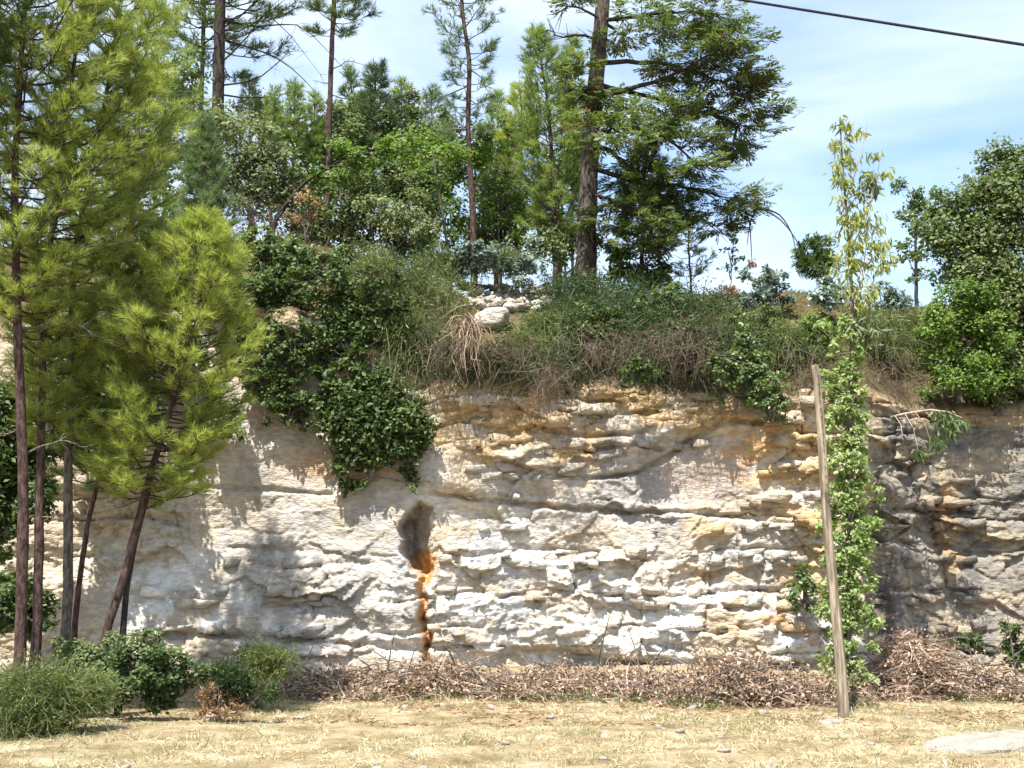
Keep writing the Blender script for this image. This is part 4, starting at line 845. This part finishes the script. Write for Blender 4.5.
# leafy shrubs
LB = [('ivy_bush', 'big dark green ivy bush hanging down the rock face', 370, 410, 76, 84, 'ivy', 20.85, .10, 'leaf'),
      ('ivy_bush', 'lighter top of the ivy growing at the rock edge', 352, 318, 76, 56, 'ivy', 21.1, .085, 'leaf'),
      ('ivy_bush', 'ivy shrub at the left of the orange earth patch', 268, 268, 36, 30, 'ivy', 22.0, .09, 'leaf'),
      ('ivy_bush', 'ivy patch on the orange earth behind the pine tips', 292, 300, 26, 24, 'ivy', 21.6, .09, 'leaf'),
      ('ivy_bush', 'ivy clump low on the rock between pine tips and big ivy bush', 285, 395, 32, 36, 'ivy', 20.95, .08, 'leaf'),
      ('shrub', 'olive green shrub above the big ivy bush', 392, 285, 56, 30, 'broom_l', 22.2, .08, 'slim'),
      ('shrub', 'yellowish green shrub on the crest left of centre', 425, 262, 30, 18, 'broom_l', 24, .08, 'slim'),
      ('ivy_bush', 'ivy drape hanging over the rock above the arched crack', 745, 362, 38, 42, 'ivy_l', 20.95, .085, 'leaf'),
      ('shrub', 'small leafy plant clinging to the rock left of the post top', 772, 400, 18, 28, 'ivy_l', 20.6, .07, 'leaf'),
      ('shrub', 'bright green round shrub on the crest right of the ivy drape', 818, 335, 24, 24, 'bright', 21.8, .08, 'leaf'),
      ('shrub', 'yellow-green shrub between vine column and holm oak', 885, 338, 24, 16, 'broom_l', 22.8, .08, 'slim'),
      ('shrub', 'green shrub on the crest just left of the eucalyptus', 760, 330, 32, 24, 'broom_l', 22.4, .08, 'leaf'),
      ('shrub', 'leafy green shrub on the bank beneath the rust-brown sapling', 300, 262, 44, 28, 'ivy_l', 22.6, .085, 'leaf'),
      ('shrub', 'mid-green shrub on the bank right of the arching trunk', 345, 268, 40, 24, 'oak', 22.8, .085, 'leaf'),
      ('shrub', 'green shrub beside the young blue-green pine on the bank', 246, 250, 34, 28, 'oak', 22.8, .085, 'leaf'),
      ('ivy_bush', 'dark ivy mat draped over the earth just right of the pine tips', 258, 305, 30, 40, 'ivy', 21.5, .085, 'leaf'),
      ('ivy_bush', 'loose ivy mat low on the earth beside the big ivy bush', 292, 348, 30, 30, 'ivy', 21.0, .08, 'leaf'),
      ('shrub', 'shaded green shrub overhanging the earth behind the pine tips', 228, 300, 34, 34, 'oak', 21.3, .085, 'leaf'),
      ('ivy_bush', 'dark ivy strip joining the pine tips to the big ivy bush', 264, 355, 30, 46, 'ivy', 20.95, .085, 'leaf'),
      ('shrub', 'light scrub on the rock edge above the dark ivy strip', 268, 300, 34, 28, 'ivy_l', 21.7, .085, 'leaf'),
      ('ivy_bush', 'thin light ivy on the rock below the tips of the leaning pine', 225, 415, 30, 26, 'ivy_l', 20.8, .075, 'leaf'),
      ('ivy_bush', 'ivy mat on the rock seen through the branches of the leaning pine', 165, 350, 56, 46, 'ivy_l', 20.7, .085, 'leaf'),
      ('ivy_bush', 'ivy mat on the rock behind the two left trunks', 70, 345, 60, 52, 'ivy', 20.6, .085, 'leaf'),
      ('shrub', 'dark leafy shrub half way down the bank below the cedar trunk', 596, 322, 30, 24, 'ivy', 22.2, .08, 'leaf'),
      ('shrub', 'dark leafy shrub on the crest under the small light pine', 668, 300, 28, 20, 'oak', 23.0, .08, 'leaf'),
      ('shrub', 'dark shrub hanging left of the ivy drape', 700, 342, 24, 26, 'ivy', 21.2, .075, 'leaf'),
      ('shrub', 'small dark shrub hanging over the ochre ledges', 636, 372, 20, 18, 'ivy', 20.9, .07, 'leaf'),
      ('gum_shrub', 'silvery blue young eucalyptus shrub behind the white rubble', 472, 256, 30, 16, 'euc_blue', 24.4, .11, 'leaf'),
      ('gum_shrub', 'bluish shrub between the white rubble and the cedar trunk', 522, 268, 34, 13, 'euc_blue', 24.8, .10, 'leaf'),
      ('gum_shrub', 'silvery blue shrub on the skyline right of the cedar', 768, 292, 30, 22, 'euc_blue', 23.0, .11, 'leaf'),
      ('gum_shrub', 'pale silvery shrub on the skyline just left of the eucalyptus sapling', 826, 294, 22, 20, 'euc_blue', 22.8, .11, 'leaf'),
      ('shrub', 'rusty brown shrub on the skyline between the silvery shrubs', 735, 292, 22, 12, 'rust', 24.2, .09, 'slim'),
      ('shrub', 'low pale shrub on the skyline right of the eucalyptus sapling', 885, 298, 28, 14, 'euc_blue', 24.4, .09, 'leaf'),
      ('shrub', 'dark shrub low behind the far-left pine trunks', 8, 470, 42, 80, 'ivy', 19.0, .1, 'leaf'),
      ('shrub', 'tall dark shrub behind the pines against the rock', 100, 400, 60, 60, 'ivy', 19.9, .1, 'leaf'),
      ('shrub', 'dark green shrub at the foot of the far-left trunks', 10, 600, 46, 40, 'ivy', 17.6, .09, 'leaf'),
      ('shrub', 'green weed tuft at the foot of the right rock wall', 972, 640, 14, 12, 'ivy', 21.4, .08, 'leaf'),
      ('shrub', 'dark weed at the right edge below the rock wall', 1018, 640, 18, 26, 'ivy', 20.6, .08, 'leaf'),
      ('shrub', 'small green fern on the rock beside the post', 805, 590, 16, 22, 'ivy_l', 20.2, .07, 'leaf')]
for i, (nm, lab, px, py, rx, ry, mt, Y, lf, kd) in enumerate(LB):
    bush(nm, lab, px, py, rx, ry, mt, 300+i, kd, lf, .4 if nm == 'ivy_bush' else .6 if mt != 'rust' else .4, Y=Y, lobes=9 if rx*ry > 1500 else 6)

# shrubs on the ground at the left
broom('feathery_bush', 'feathery green bush at the bottom left corner', 38, 697, 42, 38, 'broom_l', 340, n=2800, droop=.45, Y=14.2, width=.012, up=.9)
bush('shrub', 'dense dark green shrub at the base of the leaning pine', 150, 674, 50, 36, 'ivy', 341, 'leaf', .06, .6, Y=15.6, lobes=9)
bush('shrub', 'green shrub under the leaning pine, nearest the grass', 98, 666, 44, 36, 'oak', 342, 'leaf', .06, .8, Y=16.2)
bush('shrub', 'reddish green low shrub right of the dark shrub', 236, 690, 36, 25, 'broom', 343, 'slim', .08, .8, Y=15.6)
bush('shrub', 'dry russet clump at the foot of the reddish shrub', 222, 703, 30, 14, 'rust', 344, 'slim', .08, .5, Y=15.4)
broom('feathery_bush', 'light green weed clump between the bushes and the rock', 265, 660, 26, 22, 'broom_l', 345, n=900, droop=.5, Y=17.2, up=.9)
broom('feathery_bush', 'grey-green weed clump at the foot of the left trunks', 88, 690, 22, 22, 'weed', 346, n=900, droop=.5, Y=14.6, up=.9)

broom('weed_tuft', 'small dry weed tuft at the foot of the wooden post', 850, 716, 12, 9, 'straw', 347, n=160, droop=.5, Y=16.1, width=.01, up=.9, cat='weeds')
# ------------------------------------------------------------------ eucalyptus sapling, vine, post
def eucalyptus():
    rng = np.random.default_rng(401); Y = 18.6
    path = trunk_path([(848, 700), (850, 560), (849, 400), (853, 310), (848, 230), (842, 160), (840, 118)], Y, -.05, n=34, rng=rng, wob=.02)
    root = tree_root('eucalyptus_sapling', 'tall thin eucalyptus sapling with pale yellow-green hanging leaves', 'tree', path[0])
    g = Geo(); tube(g, path, np.linspace(.06, .012, len(path)), 8); g.build('trunk', M['bark_g'], root, path[0], True)
    s = Geo()
    tw = []
    for pl in [[(852, 320), (862, 280), (868, 230), (872, 190)], [(850, 250), (866, 220), (876, 180), (882, 150)], [(846, 200), (856, 170), (864, 140), (868, 122)], [(853, 310), (840, 285), (834, 262)], [(850, 270), (870, 262), (890, 255)], [(853, 330), (860, 310), (866, 290)], [(846, 210), (838, 190), (834, 176)], [(850, 290), (872, 285), (884, 290)]]:
        w = np.array([P(a, b, Y + rng.uniform(-.3, .3)*j/3) for j, (a, b) in enumerate(pl)]); tube(s, w, np.linspace(.016, .004, len(w)), 5); tw.append(w)
    s.build('limbs', M['bark_p'], root, path[0], True)
    f = Geo()
    clumps_leaves(f, rng, [(842, 124, 8, 12), (836, 140, 6, 14), (850, 130, 8, 10), (838, 165, 8, 16), (850, 158, 10, 14), (843, 190, 10, 16), (862, 132, 6, 6), (876, 152, 10, 7), (886, 172, 5, 6), (866, 176, 10, 10), (855, 205, 14, 14), (846, 225, 14, 14), (868, 225, 16, 14), (858, 248, 20, 12), (880, 246, 14, 12), (845, 262, 14, 14), (866, 268, 18, 12), (890, 262, 8, 10), (850, 288, 12, 14), (864, 300, 14, 12), (836, 272, 6, 10), (875, 290, 8, 10)], Y, .2, .155, SLIM, 'hang', spread=.5)
    f.build('crown', M['euc'], root, path[0])
    f = Geo(); clumps_leaves(f, rng, [(872, 178, 8, 14), (862, 190, 5, 12), (856, 318, 14, 22), (868, 330, 8, 18)], Y, .3, .18, SLIM, 'hang', spread=.5); f.build('dull_leaves', M['oak_grey'], root, path[0])
    # leafy vine up the lower stem
    v = tree_root('climbing_vine', 'leafy green vine wrapping the lower half of the eucalyptus stem', 'vine', path[0])
    st = Geo(); n = 60; t = np.linspace(0, 1, n)
    for ph in (0, 2.1, 4.2):
        c = np.stack([np.interp(t, [0, .5, 1], [P(846, 700, Y)[0], P(850, 560, Y)[0], P(852, 385, Y)[0]]) + .09*np.cos(t*16+ph), Y + .09*np.sin(t*16+ph) - .02, t*(P(850, 385, Y)[2])], 1); tube(st, c, .012, 5)
    st.build('stem', M['bark_g'], v, path[0], True)
    f = Geo(); cl = []
    for py in np.linspace(312, 692, 46):
        wd = np.interp(py, [310, 380, 430, 520, 600, 660, 700], [6, 13, 20, 22, 20, 18, 20]); cl.append((850 + rng.uniform(-8, 10) - 6*sstep(560, 700, py), py, wd*rng.uniform(.65, 1.3), rng.uniform(8, 14)))
        if rng.random() < .6: cl.append((850 + rng.choice([-1, 1])*rng.uniform(14, 28), py + rng.uniform(-6, 8), rng.uniform(5, 9), rng.uniform(5, 12)))
    clumps_leaves(f, rng, cl, Y, .62, .075, LEAVES, 'leaf', depth=.9); f.build('foliage', M['vine'], v, path[0])
eucalyptus()
def post():
    b = on_ground(844, 719); Y = float(b[1]); t = P(815, 365, Y); rng = np.random.default_rng(9)
    n = 40; u = np.linspace(0, 1, n); path = b*(1-u)[:, None] + t*u[:, None]; path[0, 2] -= .25
    path[1:-1, 0] += .012*np.sin(u[1:-1]*9); 
    root = tree_root('wooden_post', 'tall weathered wooden post leaning left in front of the vine', 'post', b)
    g = Geo(); rad = np.linspace(.078, .055, n); tube(g, path, rad, 10, rng=rng, rough=.035)
    cap = path[-1]; 
    g.add(np.concatenate([[cap + [0, 0, .012]], cap + np.stack([.053*np.cos(np.arange(10)/10*2*pi), .053*np.sin(np.arange(10)/10*2*pi), np.zeros(10)], 1)]), T=[(0, 1+i, 1+(i+1) % 10) for i in range(10)])
    g.build('shaft', M['wood'], root, b, True)
    for q in range(16):
        f = .60 + .39*q/16 ; c = b*(1-f) + t*f + np.array([.012, -.064 + .01*(1-f), 0])
        h = Geo(); tube(h, np.array([c + [0, .02, 0], c + [0, -.012, 0]]), .0065, 6); cc = c + np.array([0, -.012, 0])
        h.add(np.concatenate([[cc + [0, -.003, 0]], cc + np.stack([.0065*np.cos(np.arange(6)/6*2*pi), np.zeros(6), .0065*np.sin(np.arange(6)/6*2*pi)], 1)]), T=[(0, 1+(i+1) % 6, 1+i) for i in range(6)])
        h.build('nail', M['iron'], root, b)
M['wood'] = bark_mat('weathered_wood', (.13, .10, .07), (.38, .31, .225), 20, .08, .7)
M['iron'] = bark_mat('rusty_iron', (.03, .022, .018), (.08, .05, .035), 30, 1, .2)
post()
# fallen leafy branch sticking out of the rock edge on the right
g = Geo(); rng = np.random.default_rng(5); w = np.array([P(880, 420, 21.9), P(905, 414, 21.3), P(930, 410, 20.9), P(948, 412, 20.8), P(962, 418, 20.7)]); root = tree_root('broken_branch', 'broken leafy branch jutting out right of the vine column', 'branch', w[0])
tube(g, w, np.linspace(.03, .01, 5), 6)
for a, b in [((905, 414), (918, 450)), ((915, 412), (932, 446)), ((925, 411), (938, 436)), ((895, 416), (903, 440))]:
    p0 = P(*a, 21.1); p1 = P(*b, 20.8); tube(g, np.array([p0, (p0+p1)/2 + [.04, 0, .06], p1]), [.012, .008, .004], 4)
g.build('stem', M['bark_p'], root, w[0], True); f = Geo(); clumps_leaves(f, rng, [(950, 418, 14, 10), (960, 424, 8, 9), (940, 416, 10, 6), (936, 440, 3, 7), (920, 452, 3, 6), (946, 432, 8, 8)], 20.8, .3, .17, SLIM, 'hang', spread=.5); f.build('foliage', M['ivy_l'], root, w[0])

# ------------------------------------------------------------------ rubble, boulders
rng = np.random.default_rng(61)
sm = [stone_mesh('stone', 900+i, (1, 1, 1), .35) for i in range(6)]
for m in sm: m.materials.append(M['rubble' if sm.index(m) % 3 else 'pink_rock'])
for i in range(110):
    px = rng.uniform(462, 550); py = 288 + rng.uniform(0, 24) + .12*abs(px-490)*0; 
    p = on_hill(px, py); o = link('stone', sm[i % 6], None, hill, (p[0], p[1], p[2] + .07)); q = rng.uniform(.07, .21)
    o.scale = (q*rng.uniform(.9, 1.6), q, q*rng.uniform(.5, .9)); o.rotation_euler = tuple(rng.uniform(-.6, .6, 3)); o.rotation_euler[2] = rng.uniform(0, 6)
def boulder(name, label, p, size, seed, mat='white_rock', sub=2, rot=0):
    me = stone_mesh(name, seed, size, .45); o = link(name, me, M[mat], None, p); o.rotation_euler = (0, 0, rot)
    md = o.modifiers.new('round', 'SUBSURF'); md.levels = sub; md.render_levels = sub; md.subdivision_type = 'CATMULL_CLARK'
    tx = bpy.data.textures.new(name, 'CLOUDS'); tx.noise_scale = .18; tx.noise_depth = 4; d = o.modifiers.new('chip', 'DISPLACE'); d.texture = tx; d.strength = .10; d.texture_coords = 'GLOBAL'
    tag(o, label, 'rock'); return o
p = on_hill(492, 322); boulder('boulder', 'pale square boulder sitting in the bank below the white rubble', (p[0], p[1]-.15, p[2]+.02), (.75, .6, .5), 71, mat='rubble')
p = on_hill(757, 352); boulder('boulder', 'small pale stone poking out of the ivy drape', (p[0], p[1]-.35, p[2]), (.25, .25, .2), 72, mat='rubble')
p = on_ground(968, 752); boulder('flat_rock', 'low flat white rock in the stubble at the bottom right', (p[0]+.25, p[1]+.1, p[2]-.02), (1.5, .8, .36), 73, sub=3, rot=.15)
p = on_ground(830, 727); boulder('flat_rock', 'small flat pale stone beside the foot of the post', (p[0], p[1], p[2]+.0), (.36, .26, .12), 74)

sg = [stone_mesh('stone', 950+i, (1, 1, 1), .3) for i in range(4)]
for m in sg: m.materials.append(M['pink_rock' if sg.index(m) % 2 else 'white_rock'])
for i in range(90):
    y = rng.uniform(10, 19.3); x = rng.uniform(-.5, .5)*y; q = rng.uniform(.03, .11)
    o = link('stone', sg[i % 4], None, g_ground, (x, y, float(ground_z(x, y)) + q*.12)); o.scale = (q*rng.uniform(.9, 1.7), q, q*rng.uniform(.4, .8)); o.rotation_euler = (rng.uniform(-.3, .3), rng.uniform(-.3, .3), rng.uniform(0, 6))
# ------------------------------------------------------------------ dead brush along the foot of the rock
def brush_pile(label, x0, x1, yb, depth, hgt, n, seed, green=0.0):
    rng = np.random.default_rng(seed); root = tree_root('brush_pile', label, 'brush pile', ((x0+x1)/2, yb, float(ground_z((x0+x1)/2, yb))), 'heaps of dead cut branches')
    g = Geo(); x = rng.uniform(x0, x1, n); yb = yb + .55*(vn2(x*.8, x*0+3, seed+1) - .5); yy = yb + rng.normal(size=n)*depth*.4*(.6 + .9*vn2(x*2.1, x*0+9, seed+2))
    prof = hgt*(.1 + 1.4*vn2(x*1.5, x*0, seed)**1.3 + .35*vn2(x*5, x*0+2, seed))*np.exp(-((yy-yb)/depth)**2)*sstep(x0-.1, x0+.5, x)*(1 - sstep(x1-.5, x1+.1, x))
    z = ground_z(x, yy) + prof*rng.uniform(0, 1, n)**.6
    d = rng.normal(size=(n, 3))*np.array([1, .6, .28]) + [0, 0, .08]
    p = ribbons(g, rng, np.stack([x, yy, z], 1), d, rng.uniform(.2, .8, n), rng.uniform(.01, .028, n), .25, 3, None, .16)
    q = p[:, 1:].reshape(-1, 3); q = np.repeat(q, 2, 0) + rng.normal(size=(len(q)*2, 3))*.05
    place_mix(g, LEAVES + SLIM, rng, q, rand_dir(rng, len(q)), rand_dir(rng, len(q)) + [0, 0, .5], rng.uniform(.035, .10, len(q)), rng.uniform(0, 1, len(q))**1.3)
    o = g.build('dead_twigs', M['brush'], root, root.location); o['kind'] = 'stuff'
    wd = Geo(); m = 500; wx = rng.uniform(x0, x1, m); kp = vn2(wx*1.1, wx*0, seed+7) > .5; wx = wx[kp]; m = len(wx); wy = yb[:m]*0 + np.median(yb) - depth*.75 + rng.normal(size=m)*.25
    ribbons(wd, rng, np.stack([wx, wy, ground_z(wx, wy)], 1), rng.normal(size=(m, 3))*np.array([.5, .4, .15]) + [0, 0, .8], rng.uniform(.15, .5, m), rng.uniform(.01, .018, m), .5, 3, None, .15)
    o = wd.build('weeds', M['broom_l'], root, root.location); o['kind'] = 'stuff'
    s = Geo()
    for i in range(int(n/34)):
        j = rng.integers(0, n); a = np.array([x[j], yy[j], z[j]]); dd = unit(rng.normal(size=3)*np.array([1, .5, .3])); L = rng.uniform(.4, 1.5); m = a + dd*L*.5 + [0, 0, .08]; e = a + dd*L
        tube(s, np.array([a, m, e]), [.016, .012, .005], 5)
    o = s.build('branches', M['bark_g'], root, root.location, True); o['kind'] = 'stuff'
brush_pile('low heap of dead brown brush below the orange stain', -3.9, -.3, 19.5, .75, .34, 2100, 501)
brush_pile('long heap of brown brush below the white middle of the rock', -.3, 2.6, 19.3, .8, .4, 2100, 502)
brush_pile('heap of reddish brown brush just left of the wooden post', 2.4, 5.4, 18.7, .75, .4, 2100, 503)
brush_pile('highest heap of dead brush against the dark right rock wall', 6.0, 8.2, 19.4, .8, .6, 2200, 504)
brush_pile('heap of dead brush running out of the picture on the right', 7.9, 11.5, 18.8, .9, .5, 2300, 505)

# ------------------------------------------------------------------ grass
def meadow():
    rng = np.random.default_rng(600); g = Geo(); n = 115000
    y = 9.5 + (rng.uniform(0, 1, n)**1.25)*11.0; x = rng.uniform(-1, 1, n)*(y*.52 + .8)
    den = vn2(x*.9, y*.6, 601)*.6 + vn2(x*3.1, y*2.3, 603)*.4; keep = rng.uniform(0, 1, n) < sstep(.18, .62, den)*.85 + .15; x, y = x[keep], y[keep]; n = len(x)
    z = ground_z(x, y) - .01
    d = rng.normal(size=(n, 3))*np.array([.9, .9, .25]) + [0, 0, .42]
    ribbons(g, rng, np.stack([x, y, z], 1), d, rng.uniform(.06, .22, n), rng.uniform(.007, .012, n), .5, 1, np.clip(.55*vn2(x*1.3, y*.9, 605) + .5*rng.uniform(0, 1, n), 0, 1), .1)
    m = 2600; ty = 9.6 + rng.uniform(0, 1, m)*9.8; tx = rng.uniform(-1, 1, m)*(ty*.5 + .6); ok = vn2(tx*.7, ty*.8, 640) > .42; tx, ty = tx[ok], ty[ok]; m = len(tx)
    w = np.repeat(np.arange(m), 14); n = len(w); x = tx[w] + rng.normal(size=n)*.035; y = ty[w] + rng.normal(size=n)*.035
    d = rng.normal(size=(n, 3))*np.array([.5, .5, .15]) + [0, 0, .6]
    ribbons(g, rng, np.stack([x, y, ground_z(x, y) - .01], 1), d, rng.uniform(.08, .26, n), rng.uniform(.008, .014, n), .6, 2, np.clip(rng.uniform(0, 1, m)[w]*.7 + rng.uniform(0, .4, n), 0, 1), .1)
    o = g.build('dry_grass', M['straw']); tag(o, 'short straw-coloured stubble covering the field', 'grass', kind='stuff')
    g = Geo(); n = 60000; y = 9.5 + rng.uniform(0, 1, n)*10.5; x = rng.uniform(-1, 1, n)*(y*.52 + .8)
    px, py = to_px(x, y, 0*x)
    m = .8*blob(px, py, 690, 728, 130, 14) + .5*blob(px, py, 60, 750, 120, 30) + .45*blob(px, py, 480, 745, 160, 18) + .4*blob(px, py, 930, 725, 90, 14) + .5*blob(px, py, 300, 700, 120, 16) + .12
    keep = rng.uniform(0, 1, n) < m*sstep(.35, .62, vn2(x*1.4, y*.9, 610)*.7 + vn2(x*4, y*3, 612)*.3); x, y = x[keep], y[keep]; n = len(x)
    d = rng.normal(size=(n, 3))*np.array([.6, .6, .2]) + [0, 0, .8]
    ribbons(g, rng, np.stack([x, y, ground_z(x, y) - .01], 1), d, rng.uniform(.05, .16, n), rng.uniform(.006, .011, n), .4, 2, None, .1)
    o = g.build('green_weeds', M['weed']); tag(o, 'patches of low green weeds in the stubble', 'weeds', kind='stuff')
    g = Geo(); n = 9000; y = 15 + rng.uniform(0, 1, n)*5; x = rng.uniform(-1, 1, n)*(y*.5)
    d = rng.normal(size=(n, 3))*np.array([1, 1, .2]) + [0, 0, .15]
    keep = vn2(x*.8, y*1.0, 620) > .5; x, y, d = x[keep], y[keep], d[keep]; n = len(x)
    ribbons(g, rng, np.stack([x, y, ground_z(x, y) + .01], 1), d, rng.uniform(.06, .25, n), rng.uniform(.012, .025, n), .3, 2, None, .1)
    o = g.build('leaf_litter', M['rust']); tag(o, 'rusty pine needles and leaf litter strewn on the stubble', 'litter', kind='stuff')
    # rough grass and ground cover on the bank
    g = Geo(); n = 27000; x = rng.uniform(-11.5, 11.5, n); s = .5 + rng.uniform(0, 1, n)**1.2*5.5; y = yc_base(x) + s; z = hill_z(x, y) - .03
    d = rng.normal(size=(n, 3))*np.array([.7, .6, .3]) + [0, -.2, .7]
    px, py = to_px(x, y, z); kp = ~((px > 452) & (px < 556) & (py > 276) & (py < 345)); x, y, z, d = x[kp], y[kp], z[kp], d[kp]; n = len(x)
    ribbons(g, rng, np.stack([x, y, z], 1), d, rng.uniform(.12, .5, n), rng.uniform(.016, .03, n), .9, 2, np.clip(vn2(x*1.1, y*1.1, 630)*.6 + rng.uniform(0, .4, n), 0, 1), .1)
    o = g.build('bank_grass', M['bank']); tag(o, 'rough green and fawn grass covering the bank above the rock', 'grass', kind='stuff')
M['bank'] = leaf_mat('bank_grass', (.04, .06, .02), (.17, .155, .08), .3, .7, .1)
meadow()

# ------------------------------------------------------------------ overhead cable
a = P(735, -1, 13.5); b = P(1024, 45, 11.5); dv = (b - a)
t = np.linspace(-7, 6, 90); pts = a + dv*t[:, None]; pts[:, 2] += .006*((t-.5)**2)*np.linalg.norm(dv)**2*.12
g = Geo(); tube(g, pts, .0165, 6); g2 = Geo()
M['cable'] = bark_mat('black_cable', (.012, .012, .014), (.03, .03, .035), 20, 1, .1)
o = g.build('overhead_cable', M['cable'], None, (0, 0, 0), True); tag(o, 'black overhead cable crossing the sky at the top right', 'cable')
